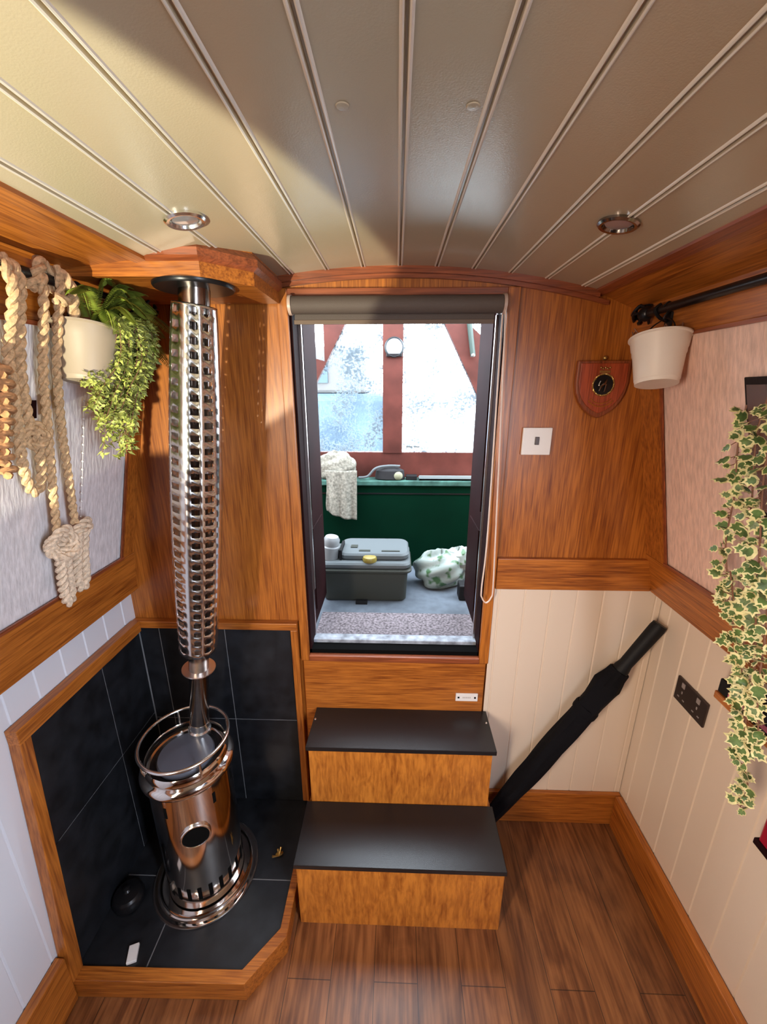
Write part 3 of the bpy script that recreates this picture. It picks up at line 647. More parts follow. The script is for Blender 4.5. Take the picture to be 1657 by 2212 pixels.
q = M().lathe([(0.024, 0.79 * UL), (0.024, 0.81 * UL), (0.020, 0.83 * UL), (0.0215, 0.90 * UL), (0.023, 0.985 * UL), (0.021, UL), (0.001, UL + .001)], UM, 24); q.build('handle', black_pl, um, smooth=True)
q = M().lathe([(0.0385, 0.60 * UL), (0.040, 0.605 * UL), (0.040, 0.625 * UL), (0.0385, 0.63 * UL)], UM, 24); q.build('strap', black_cl, um, smooth=True)

# double socket
so_ = thing('double_socket', (0.866, 1.0, 0.757), 'black metal double power socket on the cream right wall', 'socket')
M().box(0.8625, 0.8695, 0.943, 1.066, 0.718, 0.797).build('plate', socket_m, so_, bevel=0.002)
for yc in (0.974, 1.036):
    M().box(0.8605, 0.8630, yc - 0.006, yc + 0.006, 0.773, 0.789).build('rocker_switch', socket_hl, so_)
    for dy, z_, w_, h_ in ((0, 0.757, .0035, .008), (-.011, 0.737, .007, .0035), (.011, 0.737, .007, .0035)):
        M().box(0.8610, 0.8628, yc + dy - w_ / 2, yc + dy + w_ / 2, z_ - h_ / 2, z_ + h_ / 2).build('pin_hole', socket_hl, so_)

# downlights
d = thing('downlight', (-0.364, 0.80, zc(-0.364)), 'bright chrome recessed downlight in the ceiling above the left side', 'ceiling light', 'recessed ceiling downlights')
z = zc(-0.364)
tilt = Matrix.Translation((-0.364, 0.80, z - 0.001)) @ Matrix.Rotation(-0.155, 4, 'Y')
q = M().lathe([(0.034, 0.001), (0.0345, -0.003), (0.031, -0.006), (0.026, -0.005), (0.024, -0.001), (0.022, 0.004)], tilt, 40); q.build('bezel', chrome2, d, smooth=True)
q = M().lathe([(0.0215, 0.003), (0.0215, -0.0015), (0.001, -0.003)], tilt, 30); q.build('lens', plain('downlight_lens', (0.55, 0.55, 0.6), 0.15, metal=0.6), d, smooth=True)
d2 = d.copy(); sc.collection.objects.link(d2); d2.location = (0.382, 0.833, zc(0.382)); d2.rotation_euler = (0, 0.32, 0); d2['label'] = 'dull bronze-looking recessed downlight in the ceiling above the right side'
for ch in list(d.children):
    c = ch.copy(); sc.collection.objects.link(c); c.parent = d2
    if ch.name.startswith('bezel'): c.data = ch.data.copy(); c.data.materials[0] = dark_st; c['label'] = 'dull bronze bezel'  # darker metal on the right bezel stands for a dark reflection

# ------------------------------------------------------------------ rails along both sides
def rail(x, z, y0, y1, label, sx):
    r_ = thing('hanging_rail', (x, y1, z), label, 'rail', 'black rails under the cornices')
    M().tube([(x, y0, z), (x, y1, z)], 0.0095, 16).build('bar', black_met, r_, smooth=True)
    q = M().sphere((x, y1 + 0.008, z), 0.018, 8)
    for k in range(6):
        a = k * PI / 3; q.tube(smoothpath([(x, y1, z), (x + 0.026 * math.cos(a), y1 + 0.012, z + 0.024 * math.sin(a)), (x + 0.020 * math.cos(a + .9), y1 + 0.034, z + 0.018 * math.sin(a + .9)), (x, y1 + 0.050, z)], 4), 0.0032, 6)
    q.sphere((x, y1 + 0.054, z), 0.009, 6)
    q.build('finial', black_met, r_, smooth=True)
    for yy in (y1 - 0.05, y0 + 0.1):
        xf = xr(z) if sx > 0 else xl(z)
        q = M().tube(smoothpath([(xf - sx * 0.002, yy, z - 0.025), (xf - sx * 0.012, yy, z - 0.022), (x, yy, z - 0.016), (x - sx * 0.012, yy, z), (x, yy, z + 0.012)], 5), 0.004, 8)
        q.box(*sorted((xf - sx * 0.004, xf + sx * 0.002)), yy - 0.010, yy + 0.010, z - 0.045, z - 0.005); q.build('bracket', black_met, r_, smooth=True)
    return r_
rail(0.618, 1.806, -0.9, 1.125, 'black iron curtain rail under the right cornice, ending in an ornate scroll', 1)
rail(-0.652, 1.824, -0.9, 1.130, 'black iron curtain rail under the left cornice, ropes looped over it', -1)
q = M()
for a_, b_ in (((0.650, 1.00, 1.785), (0.650, 0.70, 1.795)), ((0.650, 0.94, 1.783), (0.655, 0.935, 1.765)), ((0.650, 0.86, 1.786), (0.655, 0.87, 1.765))): q.tube([a_, b_], 0.0016, 6)
fl_ = q.build('fairy_light_wire', black_pl, smooth=True); tag(fl_, 'thin dark cable strung along the top of the right side wall', 'cable')

# ------------------------------------------------------------------ buckets
def bucket(c, rt_, rb_, z0, z1, hook_xy, label, lean, leany=0.0):
    b = thing('hanging_bucket', (c[0], c[1], z0), label, 'bucket', 'cream buckets hooked on the rails')
    S = Matrix.Translation((c[0], c[1], z0)) @ Vector((lean, leany, 1)).to_track_quat('Z', 'Y').to_matrix().to_4x4() @ Matrix.Translation((0, 0, -z0))
    q = M().lathe([(rb_ - .003, z0), (rb_, z0), (rb_ + .001, z0 + .008), (rb_ + .002, z0 + .009), (rt_ - (rt_ - rb_) * .45, z0 + (z1 - z0) * .62), (rt_ - (rt_ - rb_) * .45 + .0015, z0 + (z1 - z0) * .64), (rt_ - (rt_ - rb_) * .3, z0 + (z1 - z0) * .74), (rt_ - (rt_ - rb_) * .3 + .0015, z0 + (z1 - z0) * .76), (rt_, z1 - .004), (rt_ + .004, z1 - .002), (rt_ + .004, z1 + .001), (rt_ - .001, z1 + .001), (rt_ - .004, z1 - .006), (rb_ - .003, z0 + .01), (.001, z0 + .01)], S, 48)
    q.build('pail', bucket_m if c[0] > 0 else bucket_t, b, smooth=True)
    hx, hy, hz_ = hook_xy; off = lean * (z1 - z0); offy = leany * (z1 - z0)
    q = M()
    for dy in (-rt_ * .92,): q.tube(smoothpath([(c[0] + off, c[1] + offy + dy, z1 - 0.008), (c[0] + off, c[1] + offy + dy * .8, z1 + (hz_ - z1) * .35), (hx, hy, hz_ - 0.024), (c[0] + off, c[1] + offy - dy * .8, z1 + (hz_ - z1) * .35), (c[0] + off, c[1] + offy - dy, z1 - 0.008)], 5), 0.0016, 6)
    q.build('wire_handle', black_met, b, smooth=True)
    q = M().tube(smoothpath([(hx, hy, hz_ - 0.028), (hx - .006, hy, hz_ - 0.022), (hx, hy, hz_ - 0.012), (hx + .011, hy, hz_), (hx, hy, hz_ + .0115), (hx - .011, hy, hz_ + 0.002)], 6), 0.002, 6); q.build('hook', black_met, b, smooth=True)
    return b
bR = bucket((0.603, 1.012), 0.060, 0.044, 1.638, 1.744, (0.618, 1.045, 1.806), 'plain cream bucket hooked on the rail by the right corner', 0.05, 0.26)
bL = bucket((-0.655, 0.893), 0.062, 0.047, 1.640, 1.752, (-0.652, 0.905, 1.824), 'beige bucket on the left rail holding the fern, cornice shade in its colour', 0.03, 0.20)
q = M()
for k in range(26):
    p = Vector((0.612 + random.uniform(-.045, .045), 1.055 + random.uniform(-.04, .04), 1.735)); q.tube([p, p + Vector((random.uniform(-.02, .02), random.uniform(-.02, .02), random.uniform(0.01, .04)))], 0.0014, 5)
o = q.build('dried_stems', stem_m); tag(o, 'few short dry twigs poking from the right-hand bucket', 'twigs')

# ------------------------------------------------------------------ fern and trailing plant in the left bucket
def leaflet(q, p, d, nrm, L_, W_, mi=0):
    d = d.normalized(); s_ = d.cross(nrm); s_ = s_.normalized() if s_.length > 1e-6 else Vector((1, 0, 0))
    q.add([p, p + d * L_ * .45 + s_ * W_ / 2, p + d * L_ - nrm * L_ * .15, p + d * L_ * .45 - s_ * W_ / 2], [(0, 1, 2), (0, 2, 3)], mi)
C0 = Vector((-0.640, 0.915, 1.755))
fe = thing('potted_fern', tuple(C0), 'green fern with arching fronds growing from the left hanging bucket', 'fern')
tips = [(-0.60, 1.060, 1.842), (-0.605, 1.10, 1.800), (-0.590, 1.15, 1.765), (-0.600, 1.115, 1.700), (-0.595, 1.12, 1.680), (-0.60, 1.00, 1.845), (-0.615, 0.83, 1.800), (-0.620, 0.86, 1.815), (-0.56, 0.98, 1.78), (-0.57, 1.02, 1.74), (-0.58, 1.04, 1.70), (-0.55, 0.92, 1.76), (-0.575, 0.88, 1.745), (-0.62, 1.08, 1.83), (-0.58, 1.06, 1.80), (-0.59, 0.97, 1.82), (-0.56, 1.0, 1.71), (-0.61, 0.94, 1.84), (-0.60, 1.02, 1.83), (-0.57, .95, 1.80), (-0.585, 1.09, 1.75)]
for i, tp in enumerate(tips):
    tp = Vector(tp); mid = C0.lerp(tp, 0.55) + Vector((0.01, 0, 0.030 + 0.012 * random.random())); path = smoothpath([C0, mid, tp], 14)
    q = M(); q.tube(path, 0.0010, 4)
    for j in range(4, len(path) - 1):
        t_ = j / len(path); d_ = (path[j + 1] - path[j]).normalized(); s_ = d_.cross(Vector((0, 0, 1))).normalized(); Lf = 0.026 * (math.sin(PI * min(1, (t_ * .9 + .12))) ** .7)
        for sg in (-1, 1):
            for hh in (0, .5):
                p = path[j].lerp(path[j + 1], hh); leaflet(q, p, s_ * sg + d_ * .45 + Vector((0, 0, -.25)), Vector((0, 0, 1)), Lf, Lf * .26)
    q.build('frond', fern_m, fe)
tr = thing('trailing_plant', tuple(C0 + Vector((0.02, 0.02, -0.005))), 'bushy light-green small-leaved plant cascading below the fern', 'plant')
q = M(); qs = M()
for i in range(58):
    a = random.uniform(-0.9, 1.0); st0 = C0 + Vector((0.035, 0.02 + 0.06 * a, -0.005))
    w0 = 1.0 - abs(a) * .35
    zend = 1.468 + 0.15 * abs(a) ** 1.3 + random.uniform(0, 0.13); 
    yend = 0.925 + 0.065 * a * (1.0 if zend > 1.55 else .6)
    spread = random.uniform(-.03, .03)
    P = smoothpath([st0, st0 + Vector((0.030 + spread * .3, 0.01 * a + .02, 0.012)), Vector((-0.590 + spread, yend + 0.03, 1.69)), Vector((-0.612 + spread, yend + .005, (1.69 + zend) / 2)), Vector((-0.625 + spread, yend - 0.03, zend))], 9)
    qs.tube(P, 0.0008, 4)
    for j in range(8, len(P)):
        for k in range(4):
            d_ = Vector((random.uniform(-.6, 1), random.uniform(-1, 1), random.uniform(-.8, .5))); nr = Vector((random.uniform(-.4, .6), random.uniform(-.9, .1), random.uniform(.1, 1))).normalized()
            leaflet(q, P[j] + Vector((0, 0, random.uniform(-.008, .008))), d_, nr, random.uniform(.010, .017), random.uniform(.005, .009))
q.build('foliage', boxw_m, tr); qs.build('stems', stem_m, tr)

# ------------------------------------------------------------------ variegated ivy on the right
IV = Vector((0.62, 0.74, 1.64))
iv = thing('trailing_ivy', tuple(IV), 'long variegated green and cream ivy trailing down the right edge', 'ivy')
def ivyleaf(q, p, d, nrm, s_):
    d = d.normalized(); r_ = d.cross(nrm).normalized(); nrm = r_.cross(d).normalized()
    out = [(-.18, .0), (-.05, -.34), (.25, -.52), (.42, -.30), (.66, -.40), (.72, -.14), (1.0, 0), (.72, .14), (.66, .40), (.42, .30), (.25, .52), (-.05, .34)]
    o = len(q.v); C = p + d * s_ * .32
    outer = [p + d * a * s_ + r_ * b * s_ - nrm * s_ * .25 * (b * b + .2 * a * a) for a, b in out]
    fr = random.uniform(.55, .84)
    inner = [C + (v - C) * fr + nrm * s_ * .03 for v in outer]
    n_ = len(out); q.add([C + nrm * s_ * .02] + inner + outer, [(0, 1 + k, 1 + (k + 1) % n_) for k in range(n_)], 0)
    for k in range(n_): q.f.append([o + 1 + k, o + 1 + n_ + k, o + 1 + n_ + (k + 1) % n_, o + 1 + (k + 1) % n_]); q.mi.append(1)
q = M(); qs = M()
strands = [([(0.648, .80, 1.60), (0.652, .80, 1.52), (0.66, .79, 1.43), (0.675, .80, 1.33), (0.69, .79, 1.25), (0.70, .785, 1.20)], 1.0),
           ([(0.628, .735, 1.62), (0.63, .74, 1.55), (0.65, .735, 1.42), (0.67, .735, 1.30), (0.685, .72, 1.20), (0.70, .715, 1.09), (0.715, .70, 1.0), (0.73, .69, .90), (0.745, .675, .83), (0.75, .68, .765)], 1.0),
           ([(0.61, .69, 1.62), (0.615, .69, 1.50), (0.635, .68, 1.36), (0.66, .68, 1.24), (0.68, .67, 1.12), (0.69, .665, 1.0), (0.70, .655, .95)], 1.1),
           ([(0.61, .67, 1.62), (0.62, .665, 1.48), (0.645, .66, 1.33), (0.665, .655, 1.20), (0.68, .65, 1.08), (0.70, .64, .98)], 1.1),
           ([(0.63, .72, 1.3), (0.66, .725, 1.22), (0.68, .73, 1.15), (0.70, .71, 1.08), (0.71, .70, 1.03)], 1.0)]
for pts, k_ in strands:
    P = smoothpath(pts, 6)
    qs.tube(P, 0.0016, 5)
    for j in range(2, len(P)):
        if P[j].z > 1.64: continue
        for r_ in range(2 if random.random() < .95 else 1):
            d_ = Vector((random.uniform(-1, .5), random.uniform(-.9, .9), random.uniform(-.7, .3))); nr = Vector((random.uniform(-1, -.1), random.uniform(-1, 0), random.uniform(.0, 1))).normalized()
            pp = P[j] + Vector((random.uniform(-.008, .004), random.uniform(-.012, .012), random.uniform(-.008, .008)))
            qs.tube([P[j], pp + d_ * .006], 0.0008, 4)
            ivyleaf(q, pp + d_ * .006, d_, nr, random.uniform(.014, .027) * k_)
q.build('foliage', [leaf_g, leaf_c], iv); qs.build('stems', stem_m, iv)

# ------------------------------------------------------------------ right edge: screen, shelf with box, red case
tv = thing('wall_screen', (0.70, 0.84, 1.5), 'thin black flat screen swung out from the right wall behind the ivy', 'screen')
dd = Vector((-0.27, -0.9, 0)).normalized(); nn = Vector((-dd.y, dd.x, 0))
def scr(t_, z_, o_): return Vector((0.678, 0.860, 0)) + dd * t_ + nn * o_ + Vector(((1.650 - z_) * 0.30, 0, z_))
M().prism([scr(0, 1.380, 0), scr(.36, 1.380, 0), scr(.36, 1.650, 0), scr(0, 1.650, 0)], nn * 0.022).build('casing', black_pl, tv, bevel=0.002)
M().prism([scr(.012, 1.394, 0), scr(.348, 1.394, 0), scr(.348, 1.636, 0), scr(.012, 1.636, 0)], -nn * 0.0015).build('display', plain('screen_glass', (0.10, 0.12, 0.14), 0.08, coat=1.0), tv)
M().tube([(0.70, 0.70, 1.5), (xr(1.5), 0.70, 1.5)], 0.012, 10).build('wall_bracket', black_met, tv)
sh = thing('wall_shelf', (0.84, 0.8, 0.893), 'small oak shelf on the right wall partly hidden by the ivy', 'shelf')
M().box(0.797, 0.868, 0.60, 0.865, 0.893, 0.913).build('board', oak_y, sh, bevel=0.002)
M().box(0.845, 0.868, 0.62, 0.64, 0.86, 0.893).build('bracket', oak_y, sh)
bx = thing('black_box', (0.835, 0.8, 0.9135), 'black box with a pinkish stripe on the shelf behind the ivy', 'box')
M().box(0.800, 0.866, 0.62, 0.862, 0.9135, 0.951).build('case', black_pl, bx, bevel=0.003)
M().box(0.7988, 0.8002, 0.66, 0.83, 0.922, 0.934).build('stripe', plain('pink_label', (0.50, 0.12, 0.18), .5), bx)
rc = thing('fire_blanket_case', (0.84, 0.62, 0.66), 'dark red case fixed low on the right wall at the picture edge', 'case')
M().box(0.812, 0.869, 0.46, 0.680, 0.668, 0.83).build('case', sig_red, rc, bevel=0.004)
M().box(0.806, 0.869, 0.45, 0.684, 0.656, 0.672).build('lower_lip', maroon, rc, bevel=0.002)

# ------------------------------------------------------------------ ropes on the left
def rope(q, path, r, pitch=0.03, n=3, sub=5):
    n = 2; pitch *= 1.9
    P = smoothpath(path, sub); T = []; acc = 0.0
    Us = []; u = None
    for i in range(len(P)):
        t_ = (P[min(i + 1, len(P) - 1)] - P[max(i - 1, 0)]).normalized()
        if u is None: u = t_.cross(Vector((0, 1, 0.3))).normalized()
        u = (u - t_ * u.dot(t_)).normalized(); Us.append((u.copy(), t_.cross(u)))
    ph_ = [0.0]
    for i in range(1, len(P)): ph_.append(ph_[-1] + (P[i] - P[i - 1]).length / pitch * 2 * PI)
    for s_ in range(n):
        q.tube([P[i] + (Us[i][0] * math.cos(ph_[i] + s_ * 2 * PI / n) + Us[i][1] * math.sin(ph_[i] + s_ * 2 * PI / n)) * r * .52 for i in range(len(P))], r * .60, 7)
def dense(path, step):
    P = smoothpath(path, 8); out = [P[0]]
    for p in P[1:]:
        if (p - out[-1]).length >= step: out.append(p)
    return out
ra = thing('cotton_rope', (-0.66, 0.82, 1.83), 'long twisted cotton rope looped over the left rail with knotted tassel end', 'rope', 'twisted ropes hung on the left rail')
def strand(par, name, path, r, mat, pitch=0.022):
    q = M(); rope(q, dense(path, pitch / 5), r, pitch, 3, 2); return q.build(name, mat, par, smooth=True)
A1 = [(-0.655,0.818,1.848),(-0.640,0.805,1.820),(-0.655,0.809,1.760),(-0.690,0.820,1.663),(-0.722,0.834,1.536),(-0.752,0.846,1.414),(-0.776,0.857,1.313)]
A2 = [(-0.654,0.835,1.850),(-0.640,0.846,1.821),(-0.656,0.843,1.757),(-0.690,0.855,1.664),(-0.720,0.870,1.552),(-0.750,0.893,1.424),(-0.775,0.911,1.317)]
strand(ra, 'rope_strand', A1, 0.0085, rope_m); strand(ra, 'rope_strand', A2, 0.0085, rope_m)
q = M()
rope(q, dense([(-0.655, .79, 1.80), (-0.638, .80, 1.835), (-0.650, .82, 1.850), (-0.668, .845, 1.83), (-0.655, .86, 1.80), (-0.640, .85, 1.79), (-0.638, .82, 1.79)], .005), 0.010, .022, 3, 2)
rope(q, dense([(-0.640, .84, 1.845), (-0.630, .858, 1.82), (-0.640, .868, 1.78), (-0.650, .872, 1.745)], .005), 0.010, .022, 3, 2)
q.build('rail_hitch', rope_m, ra, smooth=True)
q = M()
c_ = Vector((-0.776, 0.862, 1.285))
for k in range(3):
    rope(q, dense([c_ + Vector((0.014 * math.sin(a + k), 0.024 * math.cos(a), 0.022 * math.sin(a) - .012 * (k - 1))) for a in [2 * PI * i / 10 for i in range(11)]], .005), 0.0095, .02, 3, 2)
c2 = Vector((-0.776, 0.925, 1.300))
for k in range(2):
    rope(q, dense([c2 + Vector((0.012 * math.sin(a), 0.026 * math.cos(a), 0.016 * math.sin(a + .4) - .014 * k)) for a in [2 * PI * i / 10 for i in range(11)]], .005), 0.0085, .02, 3, 2)
q.build('knot', rope_p, ra, smooth=True)
for pth in ([(-0.785,0.862,1.265),(-0.800,0.868,1.200),(-0.814,0.878,1.140),(-0.820,0.892,1.112),(-0.822,0.905,1.135),(-0.806,0.893,1.20),(-0.79,0.888,1.265)],
            [(-0.783,0.925,1.291),(-0.800,0.922,1.22),(-0.812,0.922,1.160),(-0.815,0.935,1.130),(-0.812,0.948,1.155),(-0.800,0.945,1.22),(-0.785,0.945,1.285)]):
    q = M(); rope(q, dense(pth, .005), 0.0115, .020, 3, 2); q.build('tassel_loop', rope_p, ra, smooth=True)
rbp = thing('cotton_rope', (-0.66, 0.77, 1.80), 'shorter pale cotton rope with loops hanging at the left picture edge', 'rope', 'twisted ropes hung on the left rail')
B1 = [(-0.652,0.744,1.838),(-0.640,0.755,1.810),(-0.668,0.766,1.738),(-0.692,0.772,1.661),(-0.709,0.783,1.594),(-0.719,0.790,1.550)]
B2 = [(-0.652,0.730,1.838),(-0.640,0.738,1.79),(-0.685,0.748,1.691),(-0.698,0.756,1.636),(-0.710,0.761,1.595),(-0.721,0.767,1.548),(-0.734,0.772,1.489),(-0.746,0.786,1.434),(-0.750,0.805,1.422),(-0.742,0.815,1.452),(-0.728,0.810,1.511),(-0.717,0.801,1.558)]
strand(rbp, 'rope_strand', B1, 0.009, rope_m); strand(rbp, 'rope_strand', B2, 0.009, rope_m)
q = M(); c_ = Vector((-0.722, 0.800, 1.545))
for k in range(2): rope(q, dense([c_ + Vector((0.010 * math.sin(a + k), 0.018 * math.cos(a), 0.015 * math.sin(a) - .012 * k)) for a in [2 * PI * i / 10 for i in range(11)]], .005), 0.008, .02, 3, 2)
q.build('knot', rope_m, rbp, smooth=True)
q = M()
for k in range(9):
    z_ = 1.655 - k * .022; R_ = 0.024 + .004 * math.sin(k * .8); xx = -0.655 - (1.825 - z_) * .22
    rope(q, dense([(xx + R_ * .55 * math.cos(a), 0.712 + R_ * math.sin(a), z_ + a * .0035) for a in [2 * PI * i / 12 for i in range(13)]], .006), 0.0115, .030, 3, 2)
q.tube([(-0.652, 0.722, 1.824), (-0.69, 0.722, 1.66)], 0.004, 6)
o = q.build('rope_fender', rope_o, smooth=True); tag(o, 'tan coiled jute fender hanging at the far left edge beside the ropes', 'fender')
x_ = xl(1.588)
q = M(); q.prism([(xl(1.570) + .0055 - .012, .826, 1.570), (xl(1.606) - .0065, .826, 1.606), (xl(1.606) + .006, .826, 1.606), (xl(1.570) + .006, .826, 1.570)], (0, .015, 0)); o = q.build('window_catch', maroon); tag(o, 'small dark red block on the pale left panel between the ropes', 'catch')
q = M()
for k in range(17):
    t_ = k / 16; z_ = 1.60 - .325 * t_; q.sphere((xl(z_) + 0.008, 0.972 - .004 * t_, z_), 0.0026, 5)
q.tube([(xl(1.64) + .008, 0.973, 1.64), (xl(1.275) + .008, 0.968, 1.275)], 0.0004, 4)
o = q.build('bead_chain', white_pl, smooth=True); tag(o, 'thin white bead chain hanging against the left panel below the bucket', 'chain')

# ------------------------------------------------------------------ bow well outside
o = M().box(-0.95, 0.95, 1.30, 2.7, 0.69, 0.728).build('floor_bow_deck', deck_m); struct(o, 'pale blue painted bow deck')
for sx, nm in ((-1, 'wall_deck_left'), (1, 'wall_deck_right')):
    x0, x1 = sorted((sx * 0.80, sx * 0.83)); o = M().box(x0, x1, 1.27, 2.7, 0.70, 1.19).build(nm, green_p); struct(o, 'green side of the bow well')
ma = M(); N_ = 60
ma.box(-0.300, 0.325, 1.315, 1.495, 0.7285, 0.738)
o = ma.build('door_mat', mat_m, bevel=0.002); tag(o, 'grey flecked doormat on the bow deck just outside the doorway', 'doormat')
lk = thing('bow_locker', (0, 2.1, 0.73), 'dark green bow locker with pale ledge across the end of the well deck', 'locker')
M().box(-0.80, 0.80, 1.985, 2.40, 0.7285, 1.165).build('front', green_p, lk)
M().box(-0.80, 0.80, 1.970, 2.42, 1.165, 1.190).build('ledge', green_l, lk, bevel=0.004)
M().box(-0.80, 0.80, 1.981, 1.985, 1.120, 1.126).build('seam', black_met, lk)
# cratch board: triangular frame with two panes
cb = thing('cratch_board', (0, 2.1, 1.19), 'red-brown timber cratch frame with two misted windows beyond the door', 'window frame')
y0, y1 = 2.06, 2.10
M().box(-0.80, 0.80, y0, y1, 1.190, 1.318).build('bottom_rail', cratch_w, cb)
M().box(-0.067, 0.029, y0 - 0.006, y1 + 0.004, 1.316, 2.16).build('centre_post', cratch_w, cb)
def quadp(a, name, mat, yy0=y0, yy1=y1): return M().prism([(x, yy0, z) for x, z in a], (0, yy1 - yy0, 0)).build(name, mat, cb)
quadp([(-0.485, 1.50), (-0.425, 1.593), (-0.115, 2.14), (-0.235, 2.14), (-0.335, 1.95), (-0.340, 1.752), (-0.420, 1.79), (-0.485, 1.79)][0:3] + [(-0.235, 2.14), (-0.345, 1.935), (-0.345, 1.752), (-0.485, 1.790)], 'raking_rail', cratch_w)
quadp([(0.470, 1.47), (0.470, 1.80), (0.300, 1.935), (0.215, 2.12), (0.11, 2.12), (0.397, 1.583)], 'raking_rail', cratch_w)
M().box(-0.60, -0.470, y0, y1, 1.316, 1.80).build('outer_stile', cratch_w, cb)
M().box(0.465, 0.60, y0, y1, 1.316, 1.80).build('outer_stile', cratch_w, cb)
M().box(-0.470, -0.067, y0 + 0.018, y0 + 0.021, 1.30, 2.15).build('pane', pane_m, cb)
M().box(0.029, 0.465, y0 + 0.018, y0 + 0.021, 1.30, 2.15).build('pane', pane_m, cb)
q = M(); q.box(0.050, 0.082, y0 + 0.012, y0 + 0.0165, 1.341, 1.348); q.box(0.088, 0.118, y0 + 0.012, y0 + 0.0165, 1.341, 1.348); q.box(0.052, 0.058, y0 + .012, y0 + .0165, 1.357, 1.360); q.box(0.106, 0.112, y0 + .012, y0 + .0165, 1.357, 1.360)
q.build('faint_sticker', grey_lid, cb)
for sx, px_, pz in ((-1, -0.395, 1.90), (1, 0.335, 1.86)):
    q = M().tube([(px_ + sx * -.02, y0 - 0.02, pz + .13), (px_ + sx * .02, y0 - 0.02, pz - .09)], 0.012, 8); q.build('cover_strap', plain('grey_green_strap', (0.03, 0.051, 0.042), .6), cb)
q = M().sphere((0.352, y0 - 0.035, 1.775), 0.009, 6); q.build('strap_stud', chrome2, cb, smooth=True)
lp = thing('round_bow_light', (-0.013, 2.04, 1.812), 'round white light with dark rim on the centre post of the cratch', 'lamp')
RM = Matrix.Translation((-0.013, y0 - 0.006, 1.812)) @ Matrix.Rotation(PI / 2, 4, 'X')
q = M().lathe([(0.044, 0), (0.046, 0.012), (0.041, 0.020), (0.038, 0.016)], RM, 40); q.build('rim', plain('gunmetal', (0.036, 0.042, 0.045), .4, metal=.5), lp, smooth=True)
q = M().lathe([(0.0385, 0.001), (0.0385, 0.016), (0.001, 0.020)], RM, 40); q.build('glass', plain('pale_lens', (0.247, 0.264, 0.314), .3), lp, smooth=True)
M().box(-0.050, 0.024, y0 - 0.024, y0 - 0.008, 1.770, 1.784).build('lower_bracket', black_met, lp, bevel=0.002)

# cloth on the ledge
cl = M()
def blob(q, c, R3, n=18, amp=.18, seed=0):
    rnd = random.Random(seed); ph = [rnd.uniform(0, 6.28) for _ in range(8)]
    vs = []; fs = []; m_ = n * 2
    for i in range(n + 1):
        th = PI * i / n
        for k in range(m_):
            f_ = 2 * PI * k / m_; w_ = 1 + amp * (math.sin(3 * f_ + ph[0] + 2 * th) * .5 + math.sin(5 * f_ + ph[1]) * .3 * math.sin(th * 3 + ph[2]) + math.sin(9 * th + 4 * f_ + ph[3]) * .35)
            vs.append((c[0] + R3[0] * math.sin(th) * math.cos(f_) * w_, c[1] + R3[1] * math.sin(th) * math.sin(f_) * w_, max(c[2] + R3[2] * math.cos(th) * w_, c[2] - R3[2] * .78)))
    for i in range(n):
        for k in range(m_): k2 = (k + 1) % m_; fs.append((i * m_ + k, i * m_ + k2, (i + 1) * m_ + k2, (i + 1) * m_ + k))
    q.add(vs, fs)
tw = thing('linen_cloth', (-0.27, 2.0, 1.2), 'crumpled pale cloth on the green ledge with one end hanging down', 'cloth')
blob(cl, (-0.300, 2.010, 1.250), (0.108, 0.038, 0.076), 26, .16, 3); cl.build('bunched_part', towel_m, tw, smooth=True)
q = M(); nx, nz = 26, 26; vs = []
for j in range(nz + 1):
    t_ = j / nz; zz_ = 1.245 - t_ * .25 
    for i in range(nx + 1):
        s_ = i / nx; xl_ = -0.346 + .004 * math.sin(t_ * 6); xr_ = -0.190 - .004 * t_
        x = xl_ + (xr_ - xl_) * s_; zo = zz_ + (0.045 * (1 - s_) ** 2 * max(0, t_ - .6) / .4)
        vs.append((x, 1.955 - .010 * math.sin(s_ * PI) + .006 * math.sin(s_ * 17) * (0.4 + t_), zo))
q.add(vs, [(j * (nx + 1) + i, j * (nx + 1) + i + 1, (j + 1) * (nx + 1) + i + 1, (j + 1) * (nx + 1) + i) for j in range(nz) for i in range(nx)])
hg = q.build('hanging_end', towel_m, tw, smooth=True); md = hg.modifiers.new('t', 'SOLIDIFY'); md.thickness = .006
q = M().tube(smoothpath([(-0.185, 1.985, 1.203), (-0.14, 1.985, 1.21), (-0.10, 1.985, 1.250), (-0.04, 1.995, 1.261), (0.02, 2.0, 1.259)], 6), 0.006, 8)
o = q.build('grey_hose', grey_lid, smooth=True); tag(o, 'thin pale grey hose lying along the green ledge beside the cloth', 'hose')
o = M().sphere((0.010, 1.990, 1.212), 0.022, 8, sc3=(1.1, .8, 1)).build('tennis_ball', plain('cream_ball', (0.198, 0.198, 0.125), .8), smooth=True); tag(o, 'small cream rounded knob on the green ledge below the centre post', 'ball')
q = M().lathe([(0.020, 0), (0.075, 0.004), (0.070, 0.045), (0.045, 0.058), (0.001, 0.060)], Matrix.Translation((-0.03, 2.014, 1.191)) @ Matrix.Diagonal((1, 0.48, 1, 1)), 24); o = q.build('peaked_hat', plain('dark_cloth', (0.006, 0.0056, 0.007), .8, noise=.3), smooth=True); tag(o, 'dark rounded hat resting on the ledge at the foot of the post', 'hat')
o = M().box(0.05, 0.105, 1.99, 2.03, 1.1905, 1.213).build('black_case', black_pl, bevel=.003); tag(o, 'small black flat case on the green ledge right of the post', 'case')
q = M(); q.box(0.115, 0.415, 1.985, 2.04, 1.1905, 1.200); q.box(0.115, 0.415, 1.985, 1.990, 1.1905, 1.215); q.box(0.410, 0.415, 1.985, 2.04, 1.1905, 1.215)
o = q.build('white_tray', plain('pale_tray', (0.198, 0.238, 0.247), .5), bevel=.001); tag(o, 'long pale shallow tray on the right half of the green ledge', 'tray')

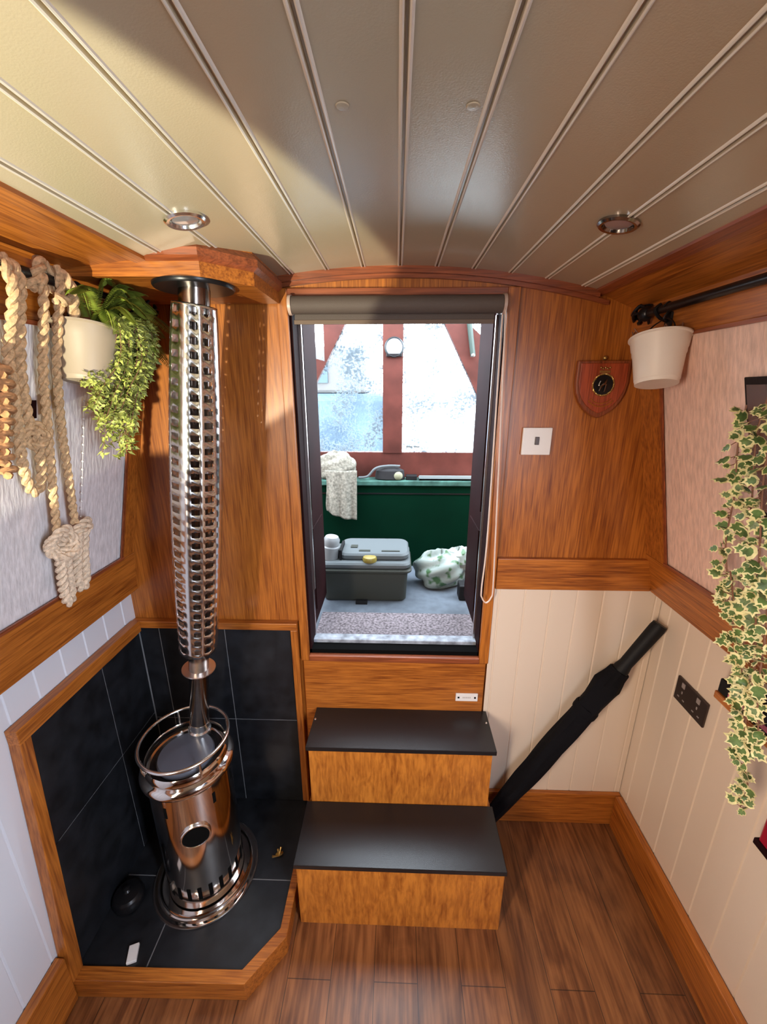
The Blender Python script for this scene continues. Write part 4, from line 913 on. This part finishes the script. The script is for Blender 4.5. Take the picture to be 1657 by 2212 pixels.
# grey cassette tank
ct_ = thing('cassette_tank', (-0.13, 1.72, 0.729), 'grey plastic cassette tank with white spout and yellow cap on the bow deck', 'tank')
def rbox(q, x0, x1, y0, y1, z0, z1, r, taper=0.0, n=5):
    def ring(z, ins):
        out = []
        for cx_, cy_, a0 in ((x1 - r - ins, y1 - r - ins, 0), (x0 + r + ins, y1 - r - ins, PI / 2), (x0 + r + ins, y0 + r + ins, PI), (x1 - r - ins, y0 + r + ins, 1.5 * PI)):
            for k in range(n + 1): a = a0 + PI / 2 * k / n; out.append((cx_ + r * math.cos(a), cy_ + r * math.sin(a), z))
        return out
    e = min(.008, (z1 - z0) * .3); rings = [ring(z0, taper + e * .8), ring(z0 + e, taper), ring(z1 - e, 0), ring(z1, e * .8)]
    m_ = len(rings[0]); vs = [p for r__ in rings for p in r__]
    q.add(vs, [(j * m_ + k, j * m_ + (k + 1) % m_, (j + 1) * m_ + (k + 1) % m_, (j + 1) * m_ + k) for j in range(3) for k in range(m_)] + [list(range(m_))[::-1], [3 * m_ + k for k in range(m_)]])
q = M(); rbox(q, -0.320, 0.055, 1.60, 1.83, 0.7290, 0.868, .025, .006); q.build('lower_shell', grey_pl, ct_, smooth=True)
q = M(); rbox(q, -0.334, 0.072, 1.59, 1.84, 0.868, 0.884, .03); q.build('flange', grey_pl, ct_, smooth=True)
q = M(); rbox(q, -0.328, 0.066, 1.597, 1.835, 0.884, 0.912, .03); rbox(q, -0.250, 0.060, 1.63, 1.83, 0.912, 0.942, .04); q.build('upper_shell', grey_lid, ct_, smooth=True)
for bb in ((-0.20, -0.17, 1.70, 1.73, 0.942, 0.946), (-0.16, -0.11, 1.66, 1.675, 0.942, 0.945), (-0.06, 0.02, 1.66, 1.67, 0.942, .945)): M().box(*bb).build('moulded_mark', grey_pl, ct_)
q = M().lathe([(0.030, 0), (0.032, 0.01), (0.028, 0.020), (0.020, 0.024), (0.001, 0.025)], Matrix.Translation((-0.110, 1.628, 0.912)), 24); q.build('yellow_cap', yellow_pl, ct_, smooth=True)
q = M().lathe([(0.038, 0), (0.038, 0.055), (0.034, 0.060), (0.036, 0.085), (0.028, 0.100), (0.001, 0.106)], Matrix.Translation((-0.288, 1.66, 0.912)) @ Matrix.Rotation(.12, 4, 'Y'), 28); q.build('pouring_spout', plain('spout_grey_white', (0.205, 0.218, 0.224), .4), ct_, smooth=True)
M().box(-0.243, -0.232, 1.63, 1.75, 0.912, 0.958).build('clip', black_pl, ct_)
q = M(); q.box(-0.17, -0.12, 1.575, 1.60, 0.7285, 0.740); o = q.build('rubber_wedge', black_pl); tag(o, 'tiny black wedge on the deck in front of the grey tank', 'wedge')
# carrier bag and black box
q = M(); blob(q, (0.215, 1.775, 0.805), (0.120, 0.075, 0.098), 26, .17, 11)
blob(q, (0.300, 1.79, 0.85), (0.080, 0.05, 0.060), 16, .22, 5)
o = q.build('carrier_bag', bag_m, smooth=True); tag(o, 'crumpled white and green plastic carrier bag right of the grey tank', 'bag')
o = M().box(0.283, 0.40, 1.62, 1.685, 0.7285, 0.800).build('battery_box', black_pl, bevel=.006); tag(o, 'small black box on the deck at the right of the carrier bag', 'box')

# ------------------------------------------------------------------ far outside: canal, moored boat, hedge
o = M().box(-30, 30, 3.2, 60, -0.25, -0.2).build('ground_canal', water_m); struct(o, 'canal water beyond the bow')
mb = thing('moored_boat', (-1.6, 6.5, -0.2), 'blurred pale blue moored boat seen through the left misted window', 'boat')
M().box(-3.2, -0.15, 6.0, 8.0, -0.2, 1.55).build('hull', boat_m, mb, bevel=.1)
M().box(-2.6, -0.45, 6.2, 7.8, 1.55, 2.2).build('cabin', boat2_m, mb, bevel=.05)
for x in (-2.2, -1.7, -1.25): M().box(x, x + .25, 6.17, 6.2, 1.7, 2.0).build('porthole', boat_m, mb)
